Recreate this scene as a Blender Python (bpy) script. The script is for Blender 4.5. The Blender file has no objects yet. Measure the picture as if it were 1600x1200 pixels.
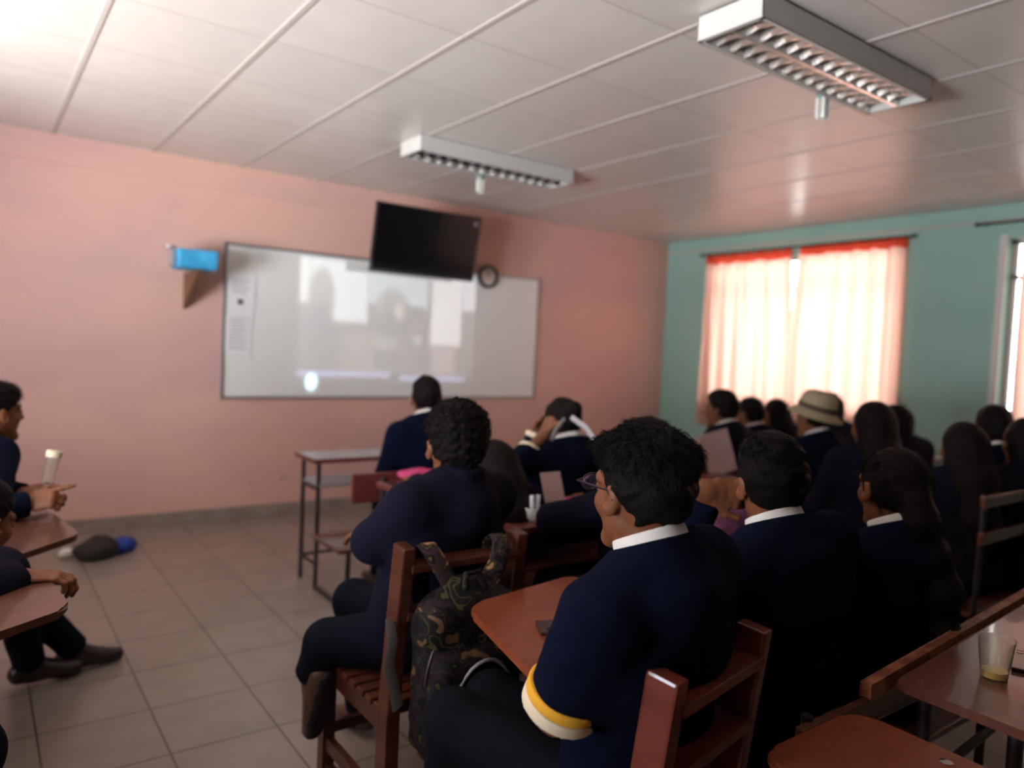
import bpy, bmesh, math, random
import numpy as np
from mathutils import Vector, Matrix
random.seed(7); rng = np.random.RandomState(11)
sc = bpy.context.scene
C = sc.collection
PI = math.pi
def R_(d): return d*PI/180

# ------------------------------------------------------------------ camera
CAM_H = 1.42
cam_d = bpy.data.cameras.new('camera'); cam = bpy.data.objects.new('camera', cam_d); C.objects.link(cam)
cam_d.sensor_width = 36.0; cam_d.lens = 36.0*1161.3/1600.0
cam_d.clip_start = 0.05; cam_d.clip_end = 100
RC = Matrix(((0.80749891,-0.01015722,-0.58978161),(-0.58798692,0.06594895,-0.80617748),(0.047084,0.9977713,0.04728139)))
mw = RC.to_4x4(); mw.translation = Vector((0,0,CAM_H)); cam.matrix_world = mw
cam_d.dof.use_dof = True; cam_d.dof.focus_distance = 1.55; cam_d.dof.aperture_fstop = 1.7
sc.camera = cam
RCn = np.array(RC)
def atd(px, py, d):
    """world point seen at pixel (px,py) at depth d (used to set things down where they stand)"""
    r = RCn @ np.array([(px-800)/1161.3, -(py-600)/1161.3, -1.0]); return np.array([0,0,CAM_H])+d*r
def onz(px, py, z):
    r = RCn @ np.array([(px-800)/1161.3, -(py-600)/1161.3, -1.0]); return np.array([0,0,CAM_H])+(z-CAM_H)/r[2]*r

# ------------------------------------------------------------------ colour management
sc.view_settings.view_transform = 'Standard'; sc.view_settings.look = 'None'
sc.view_settings.exposure = 0.45; sc.view_settings.gamma = 1.0; sc.view_settings.use_curve_mapping = False

# ------------------------------------------------------------------ world + daylight
W = bpy.data.worlds.new('sky'); sc.world = W; W.use_nodes = True
bg = W.node_tree.nodes['Background']; bg.inputs[0].default_value = (0.80,0.90,1.0,1); bg.inputs[1].default_value = 1.2
def area(name, loc, target, sx, sy, power, col):
    l = bpy.data.lights.new(name,'AREA'); l.shape='RECTANGLE'; l.size=sx; l.size_y=sy; l.energy=power; l.color=col
    o = bpy.data.objects.new(name,l); C.objects.link(o); o.location=loc
    o.rotation_euler = (Vector(target)-Vector(loc)).to_track_quat('-Z','Y').to_euler(); return o
# daylight from the sunlit yard through the left windows (light bounced up off the ground, and the sky above it)
area('yard_bounce_light', (-4.4,1.9,-0.4), (0.2,3.3,2.4), 3.4, 1.8, 1150, (1.0,0.93,0.84))
area('left_sky_light', (-3.8,0.9,1.0), (3.0,5.8,2.3), 3.0, 1.2, 420, (0.82,0.90,1.0))
# daylight behind the curtains on the right
area('right_sky_light', (8.0,4.15,2.0), (6.4,4.15,1.7), 2.6, 2.2, 155, (1.0,0.97,0.93))
area('right_sky_light', (8.0,1.2,2.0), (6.4,1.2,1.7), 3.0, 2.2, 70, (1.0,0.97,0.93))

# ------------------------------------------------------------------ materials
def mat(name, col, rough=0.6, metal=0.0, spec=0.5, noise=None, bump=None, sheen=0, coat=0, trans=0, ior=1.45, sss=0):
    m = bpy.data.materials.new(name); m.use_nodes = True; nt = m.node_tree; b = nt.nodes['Principled BSDF']
    b.inputs['Base Color'].default_value = (*col,1); b.inputs['Roughness'].default_value = rough
    b.inputs['Metallic'].default_value = metal; b.inputs['Specular IOR Level'].default_value = spec
    b.inputs['Sheen Weight'].default_value = sheen; b.inputs['Coat Weight'].default_value = coat
    b.inputs['Transmission Weight'].default_value = trans; b.inputs['IOR'].default_value = ior
    if sheen: b.inputs['Sheen Roughness'].default_value = 0.5
    if sss: b.inputs['Subsurface Weight'].default_value = sss; b.inputs['Subsurface Scale'].default_value = 0.01
    tc = nt.nodes.new('ShaderNodeTexCoord')
    if noise:
        col2, scale, lo, hi = noise[:4]; stretch = noise[4] if len(noise)>4 else (1,1,1)
        mp = nt.nodes.new('ShaderNodeMapping'); mp.inputs['Scale'].default_value = stretch
        n = nt.nodes.new('ShaderNodeTexNoise'); n.inputs['Scale'].default_value = scale; n.inputs['Detail'].default_value = 6
        r = nt.nodes.new('ShaderNodeValToRGB'); r.color_ramp.elements[0].position = lo; r.color_ramp.elements[1].position = hi
        r.color_ramp.elements[0].color = (*col,1); r.color_ramp.elements[1].color = (*col2,1)
        nt.links.new(tc.outputs['Object'], mp.inputs[0]); nt.links.new(mp.outputs[0], n.inputs['Vector'])
        nt.links.new(n.outputs['Fac'], r.inputs[0]); nt.links.new(r.outputs[0], b.inputs['Base Color'])
    if bump:
        n2 = nt.nodes.new('ShaderNodeTexNoise'); n2.inputs['Scale'].default_value = bump[0]; n2.inputs['Detail'].default_value = 4
        bp = nt.nodes.new('ShaderNodeBump'); bp.inputs['Strength'].default_value = bump[1]; bp.inputs['Distance'].default_value = 0.004
        nt.links.new(tc.outputs['Object'], n2.inputs['Vector']); nt.links.new(n2.outputs['Fac'], bp.inputs['Height'])
        nt.links.new(bp.outputs[0], b.inputs['Normal'])
    return m
def math_(nt, op, a, b=None, c=None):
    n = nt.nodes.new('ShaderNodeMath'); n.operation = op
    for i,v in enumerate((a,b,c)):
        if v is None: continue
        if isinstance(v,(int,float)): n.inputs[i].default_value = v
        else: nt.links.new(v, n.inputs[i])
    return n.outputs[0]
def mixc(nt, fac, a, b, blend='MIX'):
    n = nt.nodes.new('ShaderNodeMix'); n.data_type='RGBA'; n.blend_type = blend
    if isinstance(fac,(int,float)): n.inputs[0].default_value = fac
    else: nt.links.new(fac, n.inputs[0])
    for i,v in ((6,a),(7,b)):
        if isinstance(v,tuple): n.inputs[i].default_value = (*v,1)
        else: nt.links.new(v, n.inputs[i])
    return n.outputs[2]
def grid_mat(name, col, line, size, off, w, rough, var=0.05, bump=0.3, spec=.5, line2=None, noisecol=None):
    """square tiles laid in world X/Y, joints from the world grid"""
    m = bpy.data.materials.new(name); m.use_nodes=True; nt=m.node_tree; b=nt.nodes['Principled BSDF']
    g = nt.nodes.new('ShaderNodeNewGeometry'); s = nt.nodes.new('ShaderNodeSeparateXYZ'); nt.links.new(g.outputs['Position'], s.inputs[0])
    edges=[]; cells=[]
    for ax,o in ((0,off[0]),(1,off[1])):
        u = math_(nt,'DIVIDE',math_(nt,'SUBTRACT',s.outputs[ax],o),size)
        fr = math_(nt,'FRACT',u); d = math_(nt,'MINIMUM',fr,math_(nt,'SUBTRACT',1.0,fr))
        ww = w if ax==0 else (line2 or w)
        edges.append(math_(nt,'LESS_THAN',d,ww/size/2)); cells.append(math_(nt,'FLOOR',u))
    e = math_(nt,'MAXIMUM',edges[0],edges[1])
    cv = nt.nodes.new('ShaderNodeCombineXYZ'); nt.links.new(cells[0],cv.inputs[0]); nt.links.new(cells[1],cv.inputs[1])
    wn = nt.nodes.new('ShaderNodeTexWhiteNoise'); nt.links.new(cv.outputs[0],wn.inputs['Vector'])
    n = nt.nodes.new('ShaderNodeTexNoise'); n.inputs['Scale'].default_value=7; n.inputs['Detail'].default_value=8; nt.links.new(g.outputs['Position'],n.inputs['Vector'])
    c2 = noisecol or tuple(c*0.8 for c in col)
    r = nt.nodes.new('ShaderNodeMapRange'); r.inputs[1].default_value=.35; r.inputs[2].default_value=.7; nt.links.new(n.outputs['Fac'],r.inputs[0])
    base = mixc(nt, r.outputs[0], col, c2)
    v = math_(nt,'MULTIPLY_ADD',wn.outputs['Value'],var,1-var/2)
    hs = nt.nodes.new('ShaderNodeHueSaturation'); nt.links.new(base,hs.inputs['Color']); nt.links.new(v,hs.inputs['Value'])
    fin = mixc(nt, e, hs.outputs[0], line); nt.links.new(fin,b.inputs['Base Color'])
    b.inputs['Roughness'].default_value=rough; b.inputs['Specular IOR Level'].default_value=spec
    bp = nt.nodes.new('ShaderNodeBump'); bp.inputs['Strength'].default_value=bump; bp.inputs['Distance'].default_value=.004; bp.invert=True
    nt.links.new(e,bp.inputs['Height']); nt.links.new(bp.outputs[0],b.inputs['Normal'])
    return m
def wall_mat(name, col, smear, rough=.55):
    m = bpy.data.materials.new(name); m.use_nodes=True; nt=m.node_tree; b=nt.nodes['Principled BSDF']
    g = nt.nodes.new('ShaderNodeNewGeometry')
    mp = nt.nodes.new('ShaderNodeMapping'); mp.inputs['Scale'].default_value=(.5,.5,1.1); nt.links.new(g.outputs['Position'],mp.inputs[0])
    n = nt.nodes.new('ShaderNodeTexNoise'); n.inputs['Scale'].default_value=1.6; n.inputs['Detail'].default_value=5; nt.links.new(mp.outputs[0],n.inputs['Vector'])
    r = nt.nodes.new('ShaderNodeMapRange'); r.inputs[1].default_value=.42; r.inputs[2].default_value=.66; nt.links.new(n.outputs['Fac'],r.inputs[0])
    c = mixc(nt,r.outputs[0],col,smear)
    # scuffs near the floor
    n2 = nt.nodes.new('ShaderNodeTexNoise'); n2.inputs['Scale'].default_value=9; n2.inputs['Detail'].default_value=3; nt.links.new(g.outputs['Position'],n2.inputs['Vector'])
    r2 = nt.nodes.new('ShaderNodeMapRange'); r2.inputs[1].default_value=.66; r2.inputs[2].default_value=.74; r2.inputs[4].default_value=.45; nt.links.new(n2.outputs['Fac'],r2.inputs[0])
    s = nt.nodes.new('ShaderNodeSeparateXYZ'); nt.links.new(g.outputs['Position'],s.inputs[0])
    low = nt.nodes.new('ShaderNodeMapRange'); low.inputs[1].default_value=.8; low.inputs[2].default_value=.3; nt.links.new(s.outputs[2],low.inputs[0])
    c = mixc(nt,math_(nt,'MULTIPLY',r2.outputs[0],low.outputs[0]),c,(.22,.10,.07))
    nt.links.new(c,b.inputs['Base Color']); b.inputs['Roughness'].default_value=rough; b.inputs['Specular IOR Level'].default_value=.35
    return m

M = {}
M['pink'] = wall_mat('salmon_paint',(0.66,0.395,0.315),(0.585,0.355,0.325))
M['green'] = wall_mat('green_paint',(0.33,0.53,0.445),(0.30,0.49,0.41))
M['back'] = wall_mat('bounce_damping_paint_back',(0.10,0.13,0.12),(0.09,0.12,0.11))  # unseen wall, colour darkened so less light bounces back onto the pupils
M['ceil'] = grid_mat('ceiling_board',(0.60,0.56,0.54),(0.40,0.36,0.34),0.61,(0.425,3.905),0.016,0.33,var=.05,bump=.5,line2=0.008,spec=.5,noisecol=(.57,.53,.51))
M['floor'] = grid_mat('floor_tiles',(0.285,0.225,0.19),(0.10,0.07,0.05),0.362,(0.563,2.98),0.008,0.30,var=.10,bump=.5,noisecol=(.24,.195,.165))
M['skirt'] = mat('skirting_tile',(0.30,0.245,0.21),.4,noise=((.24,.19,.16),6,.4,.6))
M['grid_metal'] = mat('ceiling_grid_metal',(.44,.40,.385),.4)
M['board'] = mat('whiteboard_surface',(0.74,0.73,0.69),.24,spec=.45)
M['alu'] = mat('aluminium_frame',(.35,.34,.35),.4,metal=.7)
M['tv'] = mat('tv_screen',(.006,.005,.006),.12,spec=.35); M['tvframe'] = mat('tv_plastic',(.012,.01,.012),.4)
M['white_metal'] = mat('white_painted_metal',(.52,.51,.49),.45); M['reflector'] = mat('polished_reflector',(.80,.80,.78),.16,metal=.9)
M['lamp_in'] = mat('lamp_inside',(.20,.17,.15),.6); M['tube'] = mat('unlit_tube',(.75,.75,.72),.3)
M['glass'] = mat('clear_glass',(1,1,1),.03,trans=1.0); M['plastic_clear'] = mat('clear_plastic',(.95,.93,.88),.1,trans=.96,ior=1.25)
M['wood'] = mat('red_brown_varnished_wood',(.060,.017,.010),.30,noise=((.095,.029,.016),5,.35,.65,(1,1,9)),coat=.2)
M['wood_red'] = mat('red_varnished_wood',(.115,.020,.013),.30,noise=((.16,.034,.02),5,.35,.65,(1,1,9)),coat=.2)
M['wood_top'] = mat('varnished_plywood_top',(.185,.036,.013),.32,noise=((.24,.058,.022),4,.3,.7,(2,9,2)),coat=.25,bump=(40,.08))
M['wood_dark_top'] = mat('worn_dark_plywood_top',(.075,.026,.015),.32,noise=((.115,.043,.025),4,.3,.7,(2,9,2)),coat=.25,bump=(40,.08))
M['wood_edge'] = mat('worn_plywood_edge',(.34,.12,.05),.5,noise=((.16,.04,.02),22,.4,.6))
M['desk_top'] = mat('maroon_desk_top',(.115,.036,.025),.25,noise=((.15,.053,.036),5,.3,.7,(2,9,2)),coat=.3,bump=(25,.15))
M['desk_grey'] = mat('grey_laminate',(.30,.27,.27),.3); M['desk_red'] = mat('maroon_board',(.16,.035,.03),.4)
M['frame'] = mat('dark_steel_tube',(.035,.028,.03),.4,metal=.3)
M['skin'] = mat('brown_skin',(.155,.052,.021),.5,noise=((.19,.066,.028),18,.35,.7),sss=.12,spec=.35)
M['skin2'] = mat('light_brown_skin',(.19,.072,.034),.5,noise=((.225,.086,.042),18,.35,.7),sss=.12,spec=.35)
M['navy'] = mat('navy_wool',(.0022,.0036,.0125),.95,noise=((.0030,.0046,.0155),60,.35,.65),bump=(320,.35),spec=.08)
M['navy2'] = mat('purple_haze_navy_wool',(.0052,.0036,.0115),.95,noise=((.0065,.0046,.0145),60,.35,.65),bump=(320,.35),spec=.15)  # navy wool again, with purple haze and colour cast mixed into it
M['trous'] = mat('dark_trouser_cloth',(.0026,.0030,.0058),.85,bump=(90,.2),spec=.12,noise=((.0034,.0040,.0072),9,.3,.7))
M['trous_blue'] = mat('blue_trouser_cloth',(.0036,.0050,.0115),.85,bump=(90,.2),spec=.12)
M['hair'] = mat('black_hair',(.0032,.0018,.0014),.6,spec=.13,bump=(260,.9)); M['hair_b'] = mat('dark_brown_hair',(.0065,.0033,.0026),.6,spec=.15,bump=(260,.9))
M['white_cloth'] = mat('white_shirt_cotton',(.66,.62,.58),.8,bump=(200,.1))
M['yellow'] = mat('yellow_knit',(.75,.36,.02),.85,bump=(300,.3)); M['cream'] = mat('cream_knit',(.70,.58,.40),.85,bump=(300,.3))
M['shoe'] = mat('brown_leather',(.028,.014,.012),.35); M['shoe_b'] = mat('tan_brown_leather',(.09,.045,.03),.4); M['sole'] = mat('rubber_sole',(.012,.01,.01),.7)
M['straw'] = mat('beige_hat_cloth',(.36,.29,.17),.8,bump=(120,.3)); M['hatband'] = mat('brown_hat_band',(.09,.055,.04),.8)
M['purple'] = mat('purple_knit_cloth',(.13,.035,.085),.9,noise=((.19,.05,.12),45,.4,.6),bump=(160,.6))
M['pink_cloth'] = mat('pink_fabric',(.62,.06,.20),.7); M['paper'] = mat('white_paper',(.75,.72,.72),.7); M['paper_pink'] = mat('pale_rose_cover',(.48,.30,.28),.6)
M['blue_plastic'] = mat('bright_blue_plastic',(.03,.28,.52),.5,noise=((.05,.36,.62),12,.4,.6)); M['bracket'] = mat('brown_bracket_wood',(.16,.07,.03),.6)
M['rod'] = mat('dark_curtain_rod',(.04,.04,.045),.4,metal=.5); M['win_frame'] = mat('window_frame_paint',(.36,.33,.30),.5)
M['ivory'] = mat('ivory_wall_plastic',(.66,.62,.56),.5); M['ink'] = mat('printed_ink',(.24,.23,.28),.8); M['ink_dark'] = mat('dark_ink',(.05,.05,.09),.7)
M['blue_bag'] = mat('royal_blue_cloth',(.01,.04,.26),.6); M['dark_cloth'] = mat('brown_black_cloth',(.025,.018,.014),.8)
M['eye_w'] = mat('eye_white',(.7,.66,.62),.2); M['lips'] = mat('lip',(.25,.07,.05),.4)
M['phone'] = mat('dark_phone',(.045,.02,.02),.3); M['phone2'] = mat('black_phone',(.01,.011,.013),.18); M['lens'] = mat('camera_lens',(.002,.002,.003),.05)
M['grey_strap'] = mat('grey_webbing',(.17,.16,.17),.7); M['piping'] = mat('grey_piping',(.30,.27,.28),.35)
M['yellow_paper'] = mat('yellow_folder',(.62,.40,.08),.6); M['glasses'] = mat('purple_black_glasses_frame',(.02,.012,.022),.2); M['metal'] = mat('bright_metal',(.6,.58,.56),.25,metal=1)
M['liquid'] = mat('yellow_drink',(.75,.55,.08),.1,trans=.5,ior=1.33); M['bulb'] = mat('frosted_bulb_glass',(.80,.80,.76),.25,trans=.25); M['bulb_cap'] = mat('bulb_green_cap',(.20,.30,.27),.4)
M['ribbon'] = mat('white_hair_ribbon',(.42,.38,.38),.7)
def curtain_mat(name, col, tr=.75):
    m = bpy.data.materials.new(name); m.use_nodes=True; nt=m.node_tree
    for n in list(nt.nodes):
        if n.type=='BSDF_PRINCIPLED': nt.nodes.remove(n)
    d = nt.nodes.new('ShaderNodeBsdfDiffuse'); t = nt.nodes.new('ShaderNodeBsdfTranslucent'); mx = nt.nodes.new('ShaderNodeMixShader'); mx.inputs[0].default_value=tr
    d.inputs[0].default_value=(*col,1); t.inputs[0].default_value=(*col,1)
    nt.links.new(d.outputs[0],mx.inputs[1]); nt.links.new(t.outputs[0],mx.inputs[2]); nt.links.new(mx.outputs[0],nt.nodes['Material Output'].inputs[0]); return m
M['curtain'] = curtain_mat('peach_sheer_curtain',(.88,.51,.41)); M['curtain_head'] = curtain_mat('red_curtain_heading',(.80,.085,.045),.6)
def camo(mul=1.0,sc_=13,nm='camouflage_cloth'):
    m = bpy.data.materials.new(nm); m.use_nodes=True; nt=m.node_tree; b=nt.nodes['Principled BSDF']
    tc = nt.nodes.new('ShaderNodeTexCoord')
    n = nt.nodes.new('ShaderNodeTexNoise'); n.inputs['Scale'].default_value=sc_; n.inputs['Detail'].default_value=1.5; n.inputs['Distortion'].default_value=1.2
    nt.links.new(tc.outputs['Object'],n.inputs['Vector'])
    r = nt.nodes.new('ShaderNodeValToRGB'); r.color_ramp.interpolation='CONSTANT'; cr=r.color_ramp
    cols=[(0,(.003,.0025,.0025)),(.42,(.017,.008,.011)),(.49,(.004,.0035,.003)),(.55,(.040,.036,.010)),(.575,(.009,.005,.006)),(.64,(.12,.062,.03))]
    cols=[(p_,tuple(min(1,v_*mul) for v_ in c_)) for p_,c_ in cols]
    cr.elements[0].position=0; cr.elements[0].color=(*cols[0][1],1); cr.elements[1].position=cols[1][0]; cr.elements[1].color=(*cols[1][1],1)
    for p,c in cols[2:]:
        e=cr.elements.new(p); e.color=(*c,1)
    nt.links.new(n.outputs['Fac'],r.inputs[0]); nt.links.new(r.outputs[0],b.inputs['Base Color']); b.inputs['Roughness'].default_value=.75; b.inputs['Specular IOR Level'].default_value=.2
    return m
M['camo'] = camo(); M['camo_strap'] = camo(3.0,22,'brightened_camouflage_strap')  # strap copy of the camouflage, colour raised because the straps hang in shadow

# ------------------------------------------------------------------ object helpers
def tag(o, label=None, cat=None, group=None, kind=None):
    if label: o['label']=label
    if cat: o['category']=cat
    if group: o['group']=group
    if kind: o['kind']=kind
    return o
def link(name, me, m, parent=None):
    o = bpy.data.objects.new(name, me); C.objects.link(o)
    if m is not None and not me.materials: me.materials.append(m)
    if parent is not None:
        o.parent = parent; bpy.context.view_layer.update() if False else None
        o.matrix_parent_inverse = parent_inv(parent)
    return o
WM = {}
def parent_inv(p): return WM.get(p.name, Matrix.Identity(4)).inverted()
def thing(name, label, cat, loc, group=None):
    o = bpy.data.objects.new(name, None); C.objects.link(o); o.location = Vector([float(v) for v in loc]); o.empty_display_size=.1
    WM[o.name] = Matrix.Translation(Vector([float(v) for v in loc]))
    return tag(o,label,cat,group)
class MB:
    """collects shapes into ONE mesh (world coordinates)"""
    def __init__(s): s.bm = bmesh.new()
    def box(s, c, size, rot=None, bev=0.0):
        mtx = Matrix.Translation(Vector([float(v) for v in c])) @ (rot.to_4x4() if rot is not None else Matrix.Identity(4))
        r = bmesh.ops.create_cube(s.bm, size=1.0); vs = r['verts']
        for v in vs: v.co = mtx @ Vector((v.co.x*size[0], v.co.y*size[1], v.co.z*size[2]))
        if bev>0:
            es = list({e for v in vs for e in v.link_edges})
            bmesh.ops.bevel(s.bm, geom=es, offset=bev, segments=2, affect='EDGES', profile=.6)
        return s
    def b(s, x0,x1,y0,y1,z0,z1,bev=0.004): return s.box(((x0+x1)/2,(y0+y1)/2,(z0+z1)/2),(abs(x1-x0),abs(y1-y0),abs(z1-z0)),None,bev)
    def bar(s, a, b, w, h, up=(0,0,1), bev=0.003):
        a=Vector([float(v) for v in a]); b=Vector([float(v) for v in b]); d=(b-a); L=d.length; z=d.normalized(); u=Vector(up)
        x=u.cross(z)
        if x.length<1e-4: x=Vector((1,0,0)).cross(z)
        x.normalize(); y=z.cross(x)
        rot=Matrix((x,y,z)).transposed(); return s.box((a+b)/2,(w,h,L),rot,bev)
    def tube(s, pts, r, n=10, caps=True, r2=None, flat=None):
        pts=[Vector([float(v) for v in p]) for p in pts]; rings=[]; N=len(pts); prev=None
        for i,p in enumerate(pts):
            t=(pts[min(i+1,N-1)]-pts[max(i-1,0)]).normalized()
            if prev is None:
                u = Vector(flat) if flat is not None else (Vector((0,0,1)) if abs(t.z)<.9 else Vector((1,0,0)))
            else: u=prev
            u=(u-t*u.dot(t)).normalized(); prev=u; w=t.cross(u)
            rr = r if not callable(r) else r(i/(N-1)); r_2 = rr if r2 is None else r2
            rings.append([s.bm.verts.new(p+u*math.cos(2*PI*k/n)*rr+w*math.sin(2*PI*k/n)*r_2) for k in range(n)])
        for a,b in zip(rings,rings[1:]):
            for k in range(n): s.bm.faces.new((a[k],a[(k+1)%n],b[(k+1)%n],b[k]))
        if caps: s.bm.faces.new(rings[0][::-1]); s.bm.faces.new(rings[-1])
        return s
    def lathe(s, prof, c=(0,0,0), n=28, rot=None):
        rings=[]; rot = rot if rot is not None else Matrix.Identity(3); c=Vector([float(v) for v in c])
        for r,z in prof: rings.append([s.bm.verts.new(c+rot@Vector((r*math.cos(2*PI*k/n),r*math.sin(2*PI*k/n),z))) for k in range(n)])
        for a,b in zip(rings,rings[1:]):
            for k in range(n): s.bm.faces.new((a[k],a[(k+1)%n],b[(k+1)%n],b[k]))
        if prof[0][0]>1e-5: s.bm.faces.new(rings[0][::-1])
        if prof[-1][0]>1e-5: s.bm.faces.new(rings[-1])
        return s
    def prism(s, poly, z0, z1, round_=0.0, bev=.004):
        P=[Vector(p) for p in poly]; out=[]; n=len(P)
        for i,p in enumerate(P):
            if round_<=0: out.append(p); continue
            a=P[i-1]; b=P[(i+1)%n]; da=(a-p).normalized()*round_; db=(b-p).normalized()*round_
            for k in range(7):
                t=k/6; out.append((p+da)*(1-t)**2+p*2*t*(1-t)+(p+db)*t**2)
        lo=[s.bm.verts.new((q.x,q.y,z0)) for q in out]; hi=[s.bm.verts.new((q.x,q.y,z1)) for q in out]
        f1=s.bm.faces.new(hi); f0=s.bm.faces.new(lo[::-1]); m=len(out)
        for k in range(m): s.bm.faces.new((lo[k],lo[(k+1)%m],hi[(k+1)%m],hi[k]))
        if bev: bmesh.ops.bevel(s.bm, geom=list(f1.edges)+list(f0.edges), offset=bev, segments=2, affect='EDGES')
        return s
    def build(s, name, m, parent=None, smooth=False):
        bmesh.ops.recalc_face_normals(s.bm, faces=s.bm.faces)
        me=bpy.data.meshes.new(name); s.bm.to_mesh(me); s.bm.free()
        if smooth:
            me.polygons.foreach_set('use_smooth',[True]*len(me.polygons))
            me.set_sharp_from_angle(angle=R_(40))
        return link(name, me, m, parent)
def struct(o): return tag(o,kind='structure')

# ------------------------------------------------------------------ implicit surfaces (numpy)
def V(*a): return np.array(a,dtype=np.float64)
def nrm(v): v=np.asarray(v,float); return v/max(np.linalg.norm(v),1e-9)
def smin(a,b,k):
    if k<=0: return np.minimum(a,b)
    h=np.clip(.5+.5*(b-a)/k,0,1); return b*(1-h)+a*h-k*h*(1-h)
def smax(a,b,k): return -smin(-a,-b,k)
def rc(a,b,ra,rb,lat=None,s=1.0):
    a=np.asarray(a,float); b=np.asarray(b,float); ba=b-a; L2=max(ba@ba,1e-9)
    def f(P):
        v=P-a; 
        t=np.clip(v@ba/L2,0,1); q=v-t[:,None]*ba
        if lat is not None:
            l=q@lat; q=q-(l*(1-1/s))[:,None]*lat
        return np.sqrt((q*q).sum(1))-(ra+(rb-ra)*t)
    return f
def ell(c,r,A=None):
    c=np.asarray(c,float); r=np.asarray(r,float)
    def f(P):
        q=P-c
        if A is not None: q=q@A
        k0=np.sqrt(((q/r)**2).sum(1)); k1=np.sqrt(((q/r**2)**2).sum(1))+1e-9
        return k0*(k0-1)/k1
    return f
def half(p,n):
    p=np.asarray(p,float); n=nrm(n); return lambda P:(P-p)@n
def inter(*fs,k=.004):
    def f(P):
        d=fs[0](P)
        for g in fs[1:]: d=smax(d,g(P),k)
        return d
    return f
def union(fs,k=.02):
    def f(P):
        d=fs[0](P)
        for g in fs[1:]: d=smin(d,g(P),k)
        return d
    return f
def offs(f0,o): return lambda P:f0(P)-o
def subt(f0,g,k=.006): return lambda P:smax(f0(P),-g(P),k)
def wob(P,f,seed=0.0):
    x,y,z=P[:,0]*f+seed,P[:,1]*f+seed*1.7,P[:,2]*f-seed
    return (np.sin(x+1.3*np.sin(y*.7+z))+np.sin(y*1.1+1.7*np.sin(z*.9+x*.4))+np.sin(z*1.2+1.1*np.sin(x*.8)))/3
def noisy(f0,amp,freq,seed=0.0): return lambda P:f0(P)+amp*wob(P,freq,seed)
def polygonize(f, lo, hi, h):
    lo=np.asarray(lo,float); hi=np.asarray(hi,float); st=4
    nc=np.ceil((hi-lo)/(h*st)).astype(int)+2; lo=lo-h*st*.5
    cx=[lo[i]+(np.arange(nc[i])+.5)*h*st-.5*h for i in range(3)]
    G=np.stack(np.meshgrid(*cx,indexing='ij'),-1).reshape(-1,3)
    cv=f(G).reshape(nc)
    D=cv.repeat(st,0).repeat(st,1).repeat(st,2).astype(np.float64)
    mask=np.abs(D)<h*st*2.2
    # keep the border outside
    idx=np.argwhere(mask); P=lo+idx*h
    vals=np.empty(len(P))
    for i in range(0,len(P),400000): vals[i:i+400000]=f(P[i:i+400000])
    D[mask]=vals
    D[0]=D[-1]=1; D[:,0]=D[:,-1]=1; D[:,:,0]=D[:,:,-1]=1
    S=D<0
    n=np.array(D.shape)
    cnt=np.zeros(n-1,int)
    for dx in (0,1):
        for dy in (0,1):
            for dz in (0,1): cnt+=S[dx:n[0]-1+dx,dy:n[1]-1+dy,dz:n[2]-1+dz]
    act=(cnt>0)&(cnt<8); ci=np.argwhere(act)
    if len(ci)==0: return np.zeros((0,3)),np.zeros((0,4),int)
    vid=-np.ones(n-1,int); vid[act]=np.arange(len(ci))
    acc=np.zeros((len(ci),3)); num=np.zeros(len(ci))
    cor=[(0,0,0),(1,0,0),(0,1,0),(1,1,0),(0,0,1),(1,0,1),(0,1,1),(1,1,1)]
    for a,b in ((0,1),(2,3),(4,5),(6,7),(0,2),(1,3),(4,6),(5,7),(0,4),(1,5),(2,6),(3,7)):
        A=np.array(cor[a]); B=np.array(cor[b])
        va=D[tuple((ci+A).T)]; vb=D[tuple((ci+B).T)]; m=(va<0)!=(vb<0)
        t=np.where(m,va/np.where(m,va-vb,1),0)
        acc+=np.where(m[:,None],A+(B-A)*t[:,None],0); num+=m
    verts=lo+(ci+acc/num[:,None])*h
    faces=[]
    for ax in range(3):
        o1,o2=[(1,2),(2,0),(0,1)][ax]
        sl0=[slice(1,None)]*3; sl1=[slice(1,None)]*3
        a_=[slice(1,-1)]*3; b_=[slice(1,-1)]*3; a_[ax]=slice(0,-1); b_[ax]=slice(1,None)
        ch=S[tuple(a_)]!=S[tuple(b_)]; e=np.argwhere(ch)
        if len(e)==0: continue
        off=np.ones(3,int); off[ax]=0; e=e+off
        u=np.zeros(3,int); u[o1]=1; w=np.zeros(3,int); w[o2]=1
        q=np.stack([vid[tuple((e-u-w).T)],vid[tuple((e-w).T)],vid[tuple(e.T)],vid[tuple((e-u).T)]],1)
        ins=S[tuple(e.T)]
        q[~ins]=q[~ins][:,::-1]
        faces.append(q)
    return verts,np.concatenate(faces)
def np_mesh(name, parts, smooth=True):
    """parts: list of (verts,faces(quads)) joined in one mesh"""
    vs=[];fs=[];o=0
    for v,f_ in parts:
        if len(v)==0: continue
        vs.append(v); fs.append(f_+o); o+=len(v)
    v=np.concatenate(vs); f_=np.concatenate(fs)
    me=bpy.data.meshes.new(name); me.vertices.add(len(v)); me.vertices.foreach_set('co',v.astype(np.float32).ravel())
    k=f_.shape[1]
    me.loops.add(f_.size); me.loops.foreach_set('vertex_index',f_.astype(np.int32).ravel())
    me.polygons.add(len(f_)); me.polygons.foreach_set('loop_start',(np.arange(len(f_))*k).astype(np.int32))
    try: me.polygons.foreach_set('loop_total',np.full(len(f_),k,np.int32))
    except Exception: pass
    me.polygons.foreach_set('use_smooth',np.full(len(f_),smooth)); me.update(calc_edges=True); me.validate()
    return me
def sdf_obj(name, f, lo, hi, h, m, parent=None, extra=()):
    parts=[polygonize(f,lo,hi,h)]+list(extra)
    return link(name, np_mesh(name,parts), m, parent)
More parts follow.
